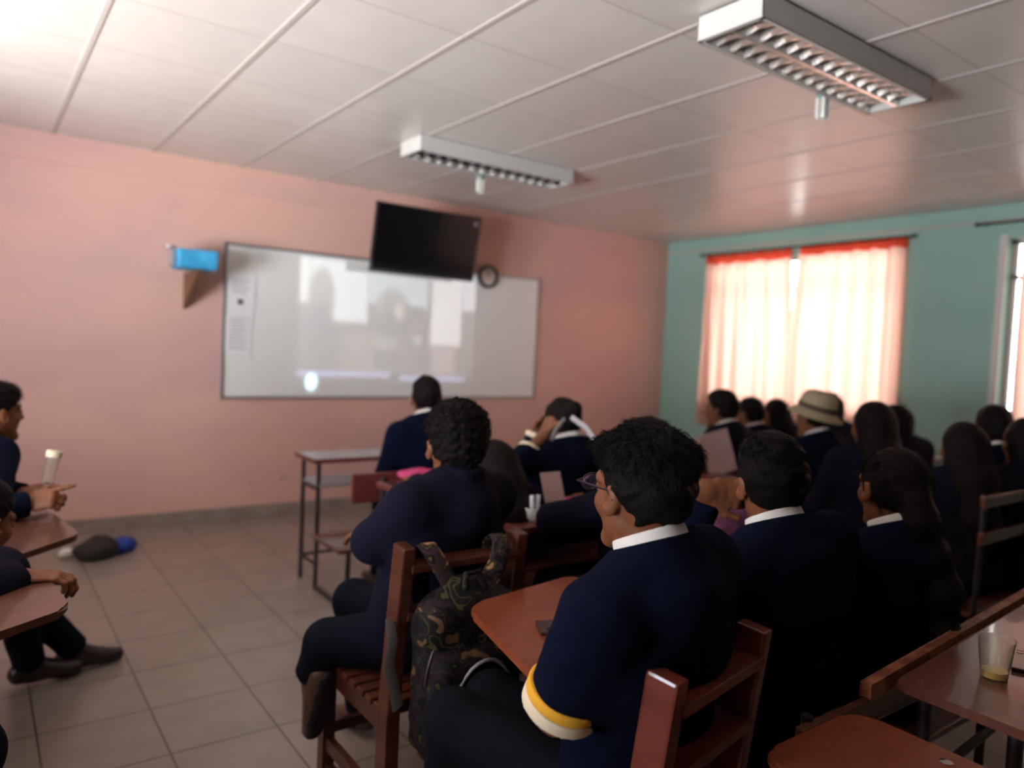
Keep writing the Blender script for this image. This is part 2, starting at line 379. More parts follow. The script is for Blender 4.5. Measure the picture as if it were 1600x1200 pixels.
def bounds(pts, pad): P=np.array(pts); return P.min(0)-pad, P.max(0)+pad

# ------------------------------------------------------------------ hair strands (tapered three-sided ribbons)
def strands(V0, N, flow, count, length, rad, lift, curl, seed=1, segs=4, zref=None):
    r=np.random.RandomState(seed); i=r.randint(0,len(V0),count); p=V0[i]; n=N[i]
    d=flow(p)+r.normal(0,.25,(count,3)); d=d-n*(d*n).sum(1)[:,None]; d/=np.linalg.norm(d,axis=1)[:,None]+1e-9
    L=length*(.5+r.rand(count))*(np.clip((p[:,2]-zref)/.10,.22,1.0) if zref is not None else 1); side=np.cross(d,n); ph=r.rand(count)*6.28
    rings=[]
    for k in range(segs+1):
        t=k/segs
        c=p-n*.004+d*(L*t)[:,None]*(1-.25*t)+n*(L*(lift*t-lift*.75*t*t)*(.4+1.2*((ph*7)%1)))[:,None]
        if curl: c=c+side*(np.sin(t*5+ph)*curl)[:,None]+n*(np.cos(t*5+ph)*curl)[:,None]
        rr=rad*(1-.85*t)
        rings.append([c+side*rr, c-side*rr*.5+n*rr*.86, c-side*rr*.5-n*rr*.86])
    verts=np.stack([np.stack(x,1) for x in rings],1).reshape(count,-1,3)  # count,(segs+1)*3,3
    f=[]
    for k in range(segs):
        for j in range(3):
            f.append([k*3+j,k*3+(j+1)%3,(k+1)*3+(j+1)%3,(k+1)*3+j])
    f=np.array(f); m=(segs+1)*3
    F=(f[None]+(np.arange(count)*m)[:,None,None]).reshape(-1,4)
    return verts.reshape(-1,3),F
def vnormals(v,f_):
    n=np.zeros_like(v); a=v[f_[:,1]]-v[f_[:,0]]; b=v[f_[:,2]]-v[f_[:,0]]; fn=np.cross(a,b)
    for k in range(4): np.add.at(n,f_[:,k],fn)
    return n/(np.linalg.norm(n,axis=1)[:,None]+1e-12)

# ------------------------------------------------------------------ people
def ik(a,b,l1,l2,pole):
    d=b-a; L=np.linalg.norm(d); u=d/L
    if L>(l1+l2)*.995: b=a+u*(l1+l2)*.995; L=(l1+l2)*.995
    x=(l1*l1-l2*l2+L*L)/(2*L); hgt=math.sqrt(max(l1*l1-x*x,0))
    p=pole-u*(pole@u); p=nrm(p); return a+u*x+p*hgt, b
def hand_field(w,d,n,s,curl=(.25,.5,.4),spread=.1,thumb=.4,point=False,sc_=1.0):
    """w wrist, d along the fingers, n palm side, s towards the thumb"""
    d=nrm(d); s=nrm(s-d*(s@d)); nn=nrm(np.cross(d,s)); n=nn if nn@n>0 else -nn
    fs=[rc(w-d*.02,w+d*.03,.021*sc_,.018*sc_,s,1.35),rc(w+d*.02,w+d*.075*sc_,.0150*sc_,.0135*sc_,s,2.5),rc(w+d*.02+s*.02,w+d*.055+s*.030,.014,.012)]
    lens=[.072,.080,.074,.058]; pts=[w]
    for i in range(4):
        base=w+d*(.080-.004*abs(i-1))*sc_+s*(.030-.0195*i)*sc_
        ang=0; p=base; dd=nrm(d+s*spread*(1.5-i)*.6); r=.0092 if i<3 else .0080
        cl=curl if not(point and i==0) else (.08,.08,.05)
        for j,(fr,c) in enumerate(zip((.45,.30,.25),cl)):
            ang+=c*(1+.12*i if not point else 1); q=p+(dd*math.cos(ang)+n*math.sin(ang))*lens[i]*fr*sc_
            fs.append(rc(p,q,r*sc_,(r-.0009)*sc_)); r-=.0009; p=q; pts.append(q)
    b=w+d*.022+s*.026; q=b+nrm(d*.75+s*.65+n*thumb)*.042*sc_; q2=q+nrm(d*.95+s*.15+n*thumb*1.3)*.032*sc_
    fs+= [rc(b,q,.0135*sc_,.0105*sc_),rc(q,q2,.0105*sc_,.0085*sc_)]; pts+=[q,q2,w+s*.04,w-s*.04]
    return union(fs,.007),pts
def person(name,label,pel,top,yaw,hyaw=None,hpitch=0,htilt=0,h=.012,hh=.006,sw=.172,girth=1.0,
           lh=None,rh=None,lel=None,rel=None,hair='short',hairmat='hair',skin='skin',sweater='navy',trous='trous',shoem='shoe',
           lhand=None,rhand=None,lk=None,rk=None,la=None,ra=None,collar=True,seat=.44,sleeve=None,cuffs=None,feetdir=None,
           nstr=0,strlen=.03,group=None,highcollar=False,hide_legs=False,hs=1.0,wr=.003,hairvol=0.0,earring=False,shz=.845,eyeglass=False,footpitch=(0,0)):
    up=V(0,0,1); ya=R_(yaw); f=V(-math.sin(ya),math.cos(ya),0); r=V(math.cos(ya),math.sin(ya),0)
    hyaw = yaw if hyaw is None else hyaw
    hf=V(-math.sin(R_(hyaw)),math.cos(R_(hyaw)),0); hr=V(math.cos(R_(hyaw)),math.sin(R_(hyaw)),0)
    hp=R_(hpitch); hy=nrm(hf*math.cos(hp)-up*math.sin(hp)); hz=np.cross(hr,hy)
    if htilt:
        t=R_(htilt); hr2=hr*math.cos(t)-hz*math.sin(t); hz=np.cross(hr2,hy); hr=hr2
    A=np.stack([hr,hy,hz],1)   # local -> world columns
    top=np.asarray(top,float); pel=V(pel[0],pel[1],seat+.10)
    hc=top-up*.127*hs-hz*.0+hy*.012
    nb=hc-hz*.072-hy*.052-up*.018+ (-f)*.006
    T=thing(name,label,'person',(pel[0],pel[1],0),group)
    sv=nb-pel; sd=nrm(sv)
    rr=nrm(r-sd*(r@sd)); ff=np.cross(sd,rr)*-1; ff=ff if ff@f>0 else -ff
    chest=pel+sv*.66+ff*.012; waist=pel+sv*.30; shc=pel+sv*shz
    SL=shc-rr*sw; SR=shc+rr*sw
    UA,FA=.285,.25
    def loc(t): return V(pel[0],pel[1],0)+r*t[0]+f*t[1]+up*t[2]
    lw = np.asarray(lh,float) if lh is not None else loc((-.13,.36,.66))
    rw = np.asarray(rh,float) if rh is not None else loc((.13,.36,.66))
    LE,lw = ik(SL,lw,UA,FA,-rr*.6-up*.8-f*.35) if lel is None else (np.asarray(lel,float),lw)
    RE,rw = ik(SR,rw,UA,FA,rr*.6-up*.8-f*.35) if rel is None else (np.asarray(rel,float),rw)
    HL=pel-r*.09-up*.015+f*.02; HR=pel+r*.09-up*.015+f*.02
    KL=np.asarray(lk,float) if lk is not None else HL+f*.40-r*.05+up*.0
    KR=np.asarray(rk,float) if rk is not None else HR+f*.40+r*.05+up*.0
    AL=np.asarray(la,float) if la is not None else V(KL[0],KL[1],.10)+f*.02
    AR=np.asarray(ra,float) if ra is not None else V(KR[0],KR[1],.10)-f*.06
    g=girth
    # torso / limbs
    def torso(o,ol=0,trap=True):
        fs=[rc(pel,waist,.112*g+o,.100*g+o,rr,1.38),rc(waist,chest,.100*g+o,.112*g+o,rr,1.36),
            rc(SL+rr*.05-sd*.035,SR-rr*.05-sd*.035,.068+o,.068+o),rc(chest,shc,.11*g+o,.080+o,rr,1.45)]
        fs+=[rc(chest-ff*.028,shc-ff*.022-sd*.01,.096*g+o,.066+o,rr,1.55)]
        if trap: fs+=[rc(nb-sd*.005+rr*.025,SR-rr*.03+sd*.0,.042+o*.8,.045+o),rc(nb-sd*.005-rr*.025,SL+rr*.03,.042+o*.8,.045+o)]
        return union(fs,.04)
    def arm(S,E,Wr,o,t0=1.0):
        return [rc(S,E,.050+o,.040+o),rc(E,E+(Wr-E)*t0,.041+o,.029+o*.9+(.041-.029)*(1-t0))]
    def leg(H,K,An,o): return [rc(H,K,.080+o,.055+o),rc(K,An,.053+o,.040+o)]
    body_f=union([torso(-.012)]+arm(SL,LE,lw,-.004)+arm(SR,RE,rw,-.004)+leg(HL,KL,AL,-.010)+leg(HR,KR,AR,-.010),.02)
    allp=[pel,SL,SR,LE,RE,lw,rw,KL,KR,AL,AR,HL,HR,nb]
    lo,hi=bounds(allp,.16)
    parts=[polygonize(body_f,lo,hi,max(h,.013))]
    # head
    def L(x,y,z): return hc+A@V(x*hs,y*hs,z*hs)
    def E3(x,y,z,rx,ry,rz): return ell(L(x,y,z),(rx*hs,ry*hs,rz*hs),A)
    hd=[E3(0,-.014,.022,.074,.094,.088),E3(0,.028,-.03,.056,.062,.083),rc(L(-.043,.002,-.050),L(-.016,.060,-.092),.019,.018),rc(L(.043,.002,-.050),L(.016,.060,-.092),.019,.018),
        rc(L(-.012,.070,-.098),L(.012,.070,-.098),.017,.017),E3(-.040,.055,-.022,.022,.024,.024),E3(.040,.055,-.022,.022,.024,.024),
        rc(L(-.042,.070,.024),L(0,.082,.022),.012,.013),rc(L(.042,.070,.024),L(0,.082,.022),.012,.013)]
    neck=rc(L(0,-.018,-.035),nb-sd*.05+ff*.014,.047,.054)
    head=union(hd,.018); head=smin_field(head,neck,.026)
    nose=union([rc(L(0,.086,.018),L(0,.107,-.022),.007,.0115),rc(L(-.012,.094,-.027),L(.012,.094,-.027),.0075,.0075)],.008)
    lips=union([rc(L(-.019,.081,-.052),L(0,.090,-.050),.005,.0068),rc(L(.019,.081,-.052),L(0,.090,-.050),.005,.0068),rc(L(-.014,.082,-.062),L(.014,.082,-.062),.0068,.0068)],.006)
    head=smin_field(head,nose,.008); head=smin_field(head,lips,.004)
    for sx in (-1,1):
        head=subt(head,ell(L(sx*.032,.097,.004),(.016,.014,.011),A),.008)
        lid=ell(L(sx*.031,.0785,.003),(.0145,.0135,.0135),A)
        head=smin_field(head,lid,.003)
        ear=ell(L(sx*.079,-.006,-.006),(.0085,.019,.032),A@rotx(.25)@rotz(sx*-.35)); ear=subt(ear,ell(L(sx*.088,.002,-.002),(.008,.011,.019),A),.004)
        head=smin_field(head,ear,.006)
    lo,hi=bounds([hc,nb],.05); lo=np.minimum(lo,hc-.14); hi=np.maximum(hi,hc+.14)
    parts.append(polygonize(head,lo,hi,hh))
    for W_,E_,hd_,sgn in ((lw,LE,lhand,-1),(rw,RE,rhand,1)):
        hd_=hd_ or {}
        d=nrm(hd_.get('d',W_-E_)); n=nrm(hd_.get('n',-up)); s=np.asarray(hd_.get('s',-r*sgn),float)
        kw={k:v for k,v in hd_.items() if k in('curl','spread','thumb','point')}
        hf_,pts=hand_field(W_,d,n,s,**kw)
        hf_=smin_field(hf_,rc(E_,W_,.037,.024),.012)
        lo,hi=bounds(pts+[E_+(W_-E_)*.0],.05); parts.append(polygonize(hf_,lo,hi,hd_.get('h',min(.006,hh*1.2))))
    body=link('body',np_mesh('body',parts),M[skin],T)
    # eyes
    if hh<=.005:
        for sx in (-1,1):
            e=polygonize(ell(L(sx*.031,.0835,.004),(.011,.0105,.0085),A),L(sx*.031,.0835,.004)-.02,L(sx*.031,.0835,.004)+.02,.002); link('eye',np_mesh('eye',[e]),M['eye_w'],T)
            pz=L(sx*.031,.0925,.004); link('iris',np_mesh('iris',[polygonize(ell(pz,(.0055,.003,.0055),A),pz-.01,pz+.01,.0012)]),M['lens'],T)
        for sx in (-1,1):
            fe=union([rc(L(sx*.018,.090,.030),L(sx*.036,.084,.034),.0035,.003),rc(L(sx*.036,.084,.034),L(sx*.050,.070,.027),.003,.002)],.003)
            c_=L(sx*.034,.083,.031); link('eyebrow',np_mesh('eyebrow',[polygonize(fe,c_-.03,c_+.03,.002)]),M[hairmat],T)
    # sweater
    o=.020
    sa=[]; la_t,ra_t=(sleeve or (None,None))
    for S_,E_,W_,t in ((SL,LE,lw,la_t),(SR,RE,rw,ra_t)):
        dd=nrm(W_-E_); du=nrm(E_-S_)
        if t is not None and t<=1.0:    # sleeve ends on the upper arm / at the elbow
            P_=S_+(E_-S_)*t; sa.append(inter(rc(S_,E_,.052+o,.046+o),half(P_,du)))
        else:
            tt=(t-1.0) if t else .97; P_=E_+(W_-E_)*tt
            fore=inter(rc(E_,W_,.040+o*.9,.029+o*.75),half(P_,dd)); sa+=[rc(S_,E_,.050+o*.9,.040+o*.9),fore]
    sf=union([torso(o*.9)]+sa,.03)
    sf=noisy(sf,wr*1.0,26,pel[0]*5); sf=noisy(sf,wr*.7,60,pel[1]*3)
    hem=half(pel-sd*.045,-sd); sf=inter(sf,hem,k=.01)
    cnn=nrm(up*.9+ff*.42); cc=nb+ff*.022
    sf=smin_field(sf,inter(rc(cc-cnn*.09,cc+cnn*.02,.105,.066),half(cc+cnn*.002,cnn),k=.01),.025)
    sf=subt(sf,rc(cc-cnn*.02,cc+cnn*.2,.056,.062),.006) if not highcollar else sf
    sf=inter(sf,lambda P:np.where(((P-cc)**2).sum(1)<.0145,(P-(cc+cnn*.006))@cnn,-1.0),k=.004) if not highcollar else sf
    lo,hi=bounds([pel,SL,SR,LE,RE,lw,rw,nb],.15)
    sw_o=sdf_obj('sweater',sf,lo,hi,h,M[sweater],T)
    # cuffs: striped bands
    for (S_,E_,W_,t,sgn) in ((SL,LE,lw,la_t,-1),(SR,RE,rw,ra_t,1)):
        if not cuffs: break
        if t is not None and t<=1.0:
            a_=S_+(E_-S_)*t; dd=nrm(E_-S_); rad=.050+(.048-.055)*0+o
            rad=.052+o+(.046-.052)*t
        else:
            tt=(t-1.0) if t else .97; a_=E_+(W_-E_)*tt; dd=nrm(W_-E_); rad=.043+o+(.029+o*.75-.043-o)*tt
        for k_,(m_,w0,w1) in enumerate((('yellow',-.040,-.018),('cream',-.018,.008))):
            if not(m_ in cuffs): continue
            band=inter(rc(a_-dd*.06,a_+dd*.03,rad+.006,rad+.005),half(a_+dd*w0,-dd),half(a_+dd*w1,dd),k=.004)
            if m_=='cream': band=subt(band,inter(rc(a_-dd*.02,a_+dd*.05,rad-.004,rad-.004),half(a_-dd*.008,-dd)),.003)
            sdf_obj('cuff_stripe',band,a_-.1,a_+.1,min(h,.004),M[m_],sw_o)
    if collar:
        cn=nrm(up*.9+ff*.42); c0=nb+cn*.0+ff*.022
        cf=inter(rc(c0-cn*.06,c0+cn*.06,.076,.061,nrm(np.cross(rr,cn)),1.08),half(c0+cn*.024,cn+ff*.05),half(c0-cn*.022,-cn),k=.003)
        cf=subt(cf,rc(c0-cn*.10,c0+cn*.10,.057,.0545,nrm(np.cross(rr,cn)),1.08),.003)
        sdf_obj('shirt_collar',cf,c0-.11,c0+.11,min(h,.0045),M['white_cloth'],T)
    if highcollar:
        cn=nrm(sd*.7+up*.3); c0=nb+cn*.01
        cf=inter(rc(c0-cn*.06,c0+cn*.06,.085,.064),half(c0+cn*.03,cn+ff*.3),k=.012)
        sdf_obj('knit_collar',noisy(cf,.002,60),c0-.12,c0+.12,.006,M[sweater],sw_o)
    # trousers & shoes
    hb=max(h,.008)
    tl=[]
    for H_,K_,A_ in ((HL,KL,AL),(HR,KR,AR)):
        dd=nrm(A_-K_); tl+=[rc(H_,K_,.080+.010,.056+.010),inter(rc(K_,A_,.055+.012,.044+.012),half(A_+dd*.01,dd))]
    tf=union([rc(pel-sd*.02,pel+sd*.04,.108*g,.104*g,r,1.42)]+tl,.03); tf=noisy(tf,wr*1.1,34,2.0)
    lo,hi=bounds([pel,KL,KR,AL,AR],.2)
    sdf_obj('trousers',tf,lo,hi,hb,M[trous],T)
    fd=nrm(feetdir) if feetdir is not None else f
    for A_,pt,sgn in ((AL,footpitch[0],-1),(AR,footpitch[1],1)):
        d=nrm(fd*math.cos(pt)-up*math.sin(pt)); u=nrm(up*math.cos(pt)+fd*math.sin(pt)); s_=np.cross(d,u)
        heel=A_-u*.045-d*.035; toe=A_-u*.060+d*.165
        z0=A_-u*.088
        sh=union([rc(heel,toe,.036,.026,s_,1.25),rc(A_-d*.005,heel+d*.05,.040,.036),rc(A_+d*.03-u*.02,toe-d*.04,.034,.026,s_,1.15)],.02)
        up_=inter(sh,half(z0+u*.012,-u),half(A_+u*.025,u),k=.005)
        lo,hi=bounds([heel,toe,A_],.07)
        so=sdf_obj('shoe',up_,lo,hi,min(h,.007),M[shoem],T)
        sl=inter(offs(sh,.003),half(z0,-u),half(z0+u*.016,u),k=.002)
        sdf_obj('sole',sl,lo,hi,min(h,.006),M['sole'],so)
    # hair
    make_hair(T,hair,hairmat,L,A,hc,hs,nb,sd,ff,rr,hh,nstr,strlen,hairvol,shc)
    return dict(T=T,L=L,A=A,hc=hc,nb=nb,SL=SL,SR=SR,LE=LE,RE=RE,lw=lw,rw=rw,pel=pel)
def smin_field(a,b,k): return lambda P:smin(a(P),b(P),k)
def rotx(a): c,s=math.cos(a),math.sin(a); return np.array([[1,0,0],[0,c,-s],[0,s,c]])
def rotz(a): c,s=math.cos(a),math.sin(a); return np.array([[c,-s,0],[s,c,0],[0,0,1]])
def make_hair(T,style,hm,L,A,hc,hs,nb,sd,ff,rr,hh,nstr,strlen,vol,shc):
    def E3(x,y,z,rx,ry,rz): return ell(L(x,y,z),(rx*hs,ry*hs,rz*hs),A)
    ys=[-.14,-.06,-.035,-.022,.012,.02,.045,.075,.11]
    if style in('short','messy','curly','crop'): zs=[-.085,-.080,-.055,.012,.004,.018,.040,.075,.11]
    if style=='curly': zs=[-.060,-.045,-.012,.022,.022,.030,.044,.072,.10]
    elif style=='x': pass
    else: zs=[-.16,-.10,-.06,-.018,-.018,.012,.036,.066,.10]
    def line(P):
        q=((P-hc)@A)/hs; return (np.interp(q[:,1],ys,zs)-q[:,2])*.75*hs
    v=vol
    cap=union([E3(0,-.016,.026,.080+v*.5,.101+v*.6,.096+v*.6)],.02)
    if style=='crop': cap=union([E3(0,-.016,.024,.079,.100,.094),E3(0,.0,.070,.060,.075,.055)],.03)
    if style=='short': cap=union([E3(0,-.016,.026,.080,.101,.097),E3(0,.004,.072,.066+v,.082+v,.058+v)],.03)
    if style=='messy': cap=union([E3(0,-.016,.026,.080,.100,.096),E3(.0,.004,.066,.076,.090,.060),E3(.03,-.04,.070,.046,.048,.046),E3(-.015,.060,.074,.052,.030,.030)],.03)
    if style=='curly': cap=union([E3(0,-.016,.024,.079,.100,.094),E3(0,-.004,.068,.086,.100,.070),E3(0,-.055,.03,.075,.055,.075)],.03)
    base=inter(cap,line,k=.016)
    zmin=nb[2]-.02; pts=[hc+V(0,0,.16)*hs,hc-V(.16,.16,.12),hc+V(.16,.16,.0)]
    amp,fr=(.0035,75)
    if style=='curly': amp,fr=.0055,170
    if style=='messy': amp,fr=.0050,70
    back=-ff
    if style=='ponytail':
        k0=L(0,-.100,-.005); base=union([base,E3(0,-.100,-.005,.028,.026,.028)],.012)
        ch=[k0,k0+back*.025-V(0,0,.05),nb+back*.085-V(0,0,.05),shc+back*.125-V(0,0,.06),shc+back*.135-V(0,0,.17),shc+back*.125-V(0,0,.27)]
        rad=[.022,.028,.032,.032,.026,.010]
        base=union([base]+[rc(ch[i],ch[i+1],rad[i],rad[i+1],rr,1.3) for i in range(5)],.045); pts+=ch; amp,fr=.0014,60
    if style=='long':
        ch=[L(0,-.05,.02),L(0,-.075,-.06),nb+back*.085-V(0,0,.03),shc+back*.135-V(0,0,.12),shc+back*.14-V(0,0,.28)]
        rad=[.070,.072,.066,.058,.030]
        base=union([base]+[rc(ch[i],ch[i+1],rad[i],rad[i+1],rr,1.30) for i in range(4)],.03); pts+=ch; amp,fr=.0014,60
    if style=='bob':
        base=union([base,rc(L(0,-.045,.01),L(0,-.06,-.085),.080,.074,A[:,0],1.12)],.03)
        base=subt(base,rc(L(0,.06,-.03),L(0,.1,-.06),.075,.085),.01); pts+=[L(0,-.08,-.18)]
    if style=='bun':
        base=union([base,E3(0,-.118,.045,.038,.034,.036)],.014); pts.append(L(0,-.17,.05))
    if style=='two_tails':
        for sx in(-1,1):
            k0=L(sx*.062,-.065,-.03); k1=nb+rr*sx*.105+back*.03-V(0,0,.03); k2=shc+rr*sx*.11+back*.06-V(0,0,.20)
            base=union([base,rc(k0,k1,.024,.026),rc(k1,k2,.026,.010)],.015); pts+=[k0,k1,k2]
    hf_=noisy(noisy(base,amp,fr,hc[0]*9),amp*.5,fr*2.1,hc[1]*7)
    lo,hi=bounds(pts,.07); hres=min(.008,hh) if hh<.006 else hh*1.1
    v_,f_=polygonize(hf_,lo,hi,hres); parts=[(v_,f_)]
    if nstr and len(v_):
        N=vnormals(v_,f_); 
        wh=L(0,-.055,.085)
        def flow(P):
            q=P-wh; tang=q-V(0,0,1)*0
            d=tang/ (np.linalg.norm(tang,axis=1)[:,None]+1e-6)
            d=d+V(0,0,-.9)
            return d
        sel=v_[:,2]>hc[2]-.30
        lift={'messy':.75,'curly':.8,'short':.35,'crop':.35}.get(style,.08); cu={'curly':.0045,'messy':.0012}.get(style,0)
        parts.append(strands(v_[sel],N[sel],flow,nstr,strlen,.00075 if style!='curly' else .0011,lift,cu,seed=int(hc[0]*100),zref=(hc[2]-.015 if style in('short','messy','curly','crop') else None)))
    o=link('hair',np_mesh('hair',parts),M[hm],T); return o

# =================================================================== THE ROOM
H=2.70; X0,X1,Y0,Y1=-1.7,6.40,-2.2,5.86
struct(MB().b(X0-.2,X1+.2,Y0-.2,Y1+.2,-.12,0,0).build('floor',M['floor']))
struct(MB().b(X0-.2,X1+.2,Y0-.2,Y1+.2,H,H+.1,0).build('ceiling',M['ceil']))
struct(MB().b(X0-.2,X1+.2,Y1,Y1+.2,0,H,0).build('wall_front',M['pink']))
struct(MB().b(X0-.2,X1+.2,Y0-.2,Y0,0,H,0).build('wall_back',M['back']))
def wall_with_windows(name,xa,xb,wins,m):
    mb=MB(); ys=Y0
    for (y0,y1,z0,z1) in wins:
        mb.b(xa,xb,ys,y0,0,H,0); mb.b(xa,xb,y0,y1,0,z0,0); mb.b(xa,xb,y0,y1,z1,H,0); ys=y1
    mb.b(xa,xb,ys,Y1,0,H,0); return struct(mb.build(name,m))
RW=[(-.1,2.42,1.0,2.44),(3.22,5.18,1.0,2.44)]
LW=[(.8,2.15,.85,2.45),(2.35,3.75,.85,2.45)]
wall_with_windows('wall_right',X1,X1+.2,RW,M['green'])
wall_with_windows('wall_left',X0-.2,X0,LW,M['pink'])
def window(n,xm,win,mull):
    y0,y1,z0,z1=win; mb=MB(); w=.035
    for a in (y0+w/2,y1-w/2): mb.b(xm-.025,xm+.025,a-w/2,a+w/2,z0,z1,.003)
    for a in (z0+w/2,z1-w/2,z1-.29): mb.b(xm-.025,xm+.025,y0,y1,a-w/2,a+w/2,.003)
    for a in mull: mb.b(xm-.02,xm+.02,a-w/2,a+w/2,z0,z1,.003)
    o=struct(mb.build('window_%d'%n,M['win_frame']))
    g=MB().b(xm-.003,xm+.003,y0+.03,y1-.03,z0+.03,z1-.03,0).build('window_pane',M['glass'],o)
    g.visible_shadow=True
    return o
window(1,X1+.12,RW[1],[4.19]); window(2,X1+.12,RW[0],[.75,1.6])
# window 2's light reveal trim (pale painted jamb seen at the right edge)
struct(MB().b(X1-.012,X1+.2,2.42,2.475,.98,2.47,.003).build('trim_1',M['ivory']))
struct(MB().b(X0-.01,X1,Y1-.012,Y1,0.0,.095,.002).build('baseboard_front',M['skirt']))
struct(MB().b(X1-.012,X1,Y0,Y1-.012,0,.095,.002).build('baseboard_right',M['skirt']))
struct(MB().b(X0,X0+.012,Y0,Y1-.012,0,.095,.002).build('baseboard_left',M['skirt']))
struct(MB().b(X0,X1,Y1-.006,Y1,2.505,2.517,.001).b(X1-.006,X1,Y0,Y1,2.575,2.585,.001).build('trim_2',M['pink']))
# suspended ceiling grid runners (the broad ones run towards the board)
mb=MB()
x=.425-.61*3
while x<X1:
    if x>X0: mb.b(x-.011,x+.011,Y0,Y1,H-.004,H+.002,0)
    x+=.61
tag(struct(mb.build('trim_3',M['grid_metal'])),None)

# curtains
def curtain(label,y0,y1,ztop,zbot,seed,gap_open=0,side=0):
    T=thing('curtain',label,'curtain',(X1-.07,(y0+y1)/2,zbot),None)
    rnd=random.Random(seed); n=160; rows=14
    def surf(z0,z1,name,m,amp,thick=.0):
        vs=[];fs=[]
        for j in range(rows+1):
            t=j/rows; z=z0+(z1-z0)*t; k=(ztop-z)/(ztop-zbot)
            for i in range(n+1):
                u=i/n; y=y0+(y1-y0)*u
                sh=gap_open*(1-min(1,k*2.2))*((1-u) if side<0 else u)*(1 if side else 0)
                y+= sh*(1 if side<0 else -1)
                a=amp*(.35+.65*min(1,k*3+.1))
                x=X1-.07+a*(math.sin(u*(y1-y0)*27+seed+1.6*math.sin(u*7+seed)+.5*math.sin(k*3+seed))+.35*math.sin(u*(y1-y0)*71+seed*2+k*1.5))
                vs.append((x,y,z+.004*math.sin(u*40+seed)))
        for j in range(rows):
            for i in range(n):
                a=j*(n+1)+i; fs.append((a,a+1,a+n+2,a+n+1))
        me=bpy.data.meshes.new(name); me.from_pydata(vs,[],fs); me.polygons.foreach_set('use_smooth',[True]*len(fs))
        return link(name,me,m,T)
    surf(ztop-.085,zbot,'drape',M['curtain'],.034)
    surf(ztop,ztop-.095,'heading_band',M['curtain_head'],.014)
    return T
curtain('peach sheer curtain with red heading, left half of the window nearest the front corner',4.195,5.26,2.50,.72,1.0,.05,-1)
curtain('peach sheer curtain with red heading, right half of the window nearest the front corner',3.15,4.20,2.52,.62,4.0,.06,1)
curtain('peach curtain of the second window, at the right edge of the view',-.1,2.28,2.50,.75,8.0)
def rod(label,y0,y1,z):
    T=thing('curtain_rod',label,'curtain rod',(X1-.07,(y0+y1)/2,z))
    MB().tube([(X1-.07,y0,z),(X1-.07,y1,z)],.010,8).build('pole',M['rod'],T,True)
    for y in (y0+.05,y1-.05): MB().bar((X1-.07,y,z),(X1,y,z),.015,.015).build('bracket',M['rod'],T)
    for y in (y0,y1): MB().lathe([(0,-.018),(.016,-.012),(.02,0),(.016,.012),(0,.018)],(X1-.07,y,z),10).build('finial',M['rod'],T,True)
rod('dark curtain rod above the window nearest the front corner',3.10,5.32,2.515)
rod('dark curtain rod above the window at the right edge',-.2,2.62,2.555)

# whiteboard
T=thing('whiteboard','long white marker board in a thin grey frame on the salmon wall','whiteboard',(3.04,Y1,.94))
MB().b(1.555,4.535,Y1-.022,Y1-.001,.955,2.105,.002).build('writing_surface',M['board'],T)
f=MB()
for a in((1.54,1.56),(4.53,4.55)): f.b(a[0],a[1],Y1-.03,Y1,.94,2.12,.002)
for z in(.94,2.102): f.b(1.54,4.55,Y1-.03,Y1,z,z+.018,.002)
f.build('frame',M['alu'],T)
# paper notice on the board
T=thing('paper_notice','two white printed sheets taped to the left end of the board','notice',(1.66,Y1-.03,1.29))
MB().b(1.575,1.775,Y1-.030,Y1-.026,1.58,1.87,0).build('sheet',M['paper'],T)
MB().b(1.560,1.755,Y1-.029,Y1-.025,1.28,1.575,0).build('sheet',M['paper'],T)
pr=MB()
for k in range(6): pr.b(1.60,1.74-.02*(k%3),Y1-.0315,Y1-.030,1.845-.02*k,1.85-.02*k,0)
pr.build('printed_lines',M['ink'],T); pr=MB()
for k in range(11): pr.b(1.59,1.73-.018*((k*2)%4),Y1-.0305,Y1-.029,1.55-.023*k,1.555-.023*k,0)
pr.build('printed_lines',M['ink'],T)
MB().b(1.645,1.685,Y1-.0325,Y1-.030,1.66,1.70,0).build('printed_emblem',M['ink_dark'],T)
# wall clock
T=thing('wall_clock','small round wall clock with a dark rim beside the television','clock',(3.92,Y1,2.09))
rot=Matrix.Rotation(PI/2,3,'X')
MB().lathe([(.078,0),(.105,0),(.112,.018),(.105,.036),(.088,.036),(.078,.022),(.078,0)],(3.92,Y1-.026,2.085),32,rot).build('rim',M['rod'],T,True)
MB().lathe([(0,.0),(.085,0),(.085,.02),(0,.02)],(3.92,Y1-.026,2.085),32,rot).build('dial',M['ivory'],T)
hz=MB(); hz.bar((3.92,Y1-.05,2.085),(3.95,Y1-.05,2.125),.008,.003); hz.bar((3.92,Y1-.05,2.085),(3.90,Y1-.05,2.15),.006,.003); hz.build('hand',M['ink_dark'],T)
# television on its bracket
T=thing('television','black flat television tilted down, mounted above the whiteboard','television',(3.02,Y1,2.25))
tr=Matrix.Rotation(R_(10),3,'X')
cT=Vector((3.02,5.40,2.250))
MB().box(cT,(.965,.035,.545),tr,.006).build('housing',M['tvframe'],T)
MB().box(cT+tr@Vector((0,-.0185,.006)),(.935,.004,.505),tr,0).build('screen',M['tv'],T)
MB().box(cT+tr@Vector((0,.04,-.03)),(.5,.05,.30),tr,.015).build('back_cover',M['tvframe'],T)
MB().bar((3.02,5.44,2.25),(3.02,Y1-.005,2.25),.08,.06).b(2.87,3.17,Y1-.022,Y1-.002,2.10,2.40,.003).build('wall_bracket',M['rod'],T)
MB().box(cT+tr@Vector((.435,-.0215,.215)),(.028,.002,.028),tr,0).build('sticker',M['desk_grey'],T)
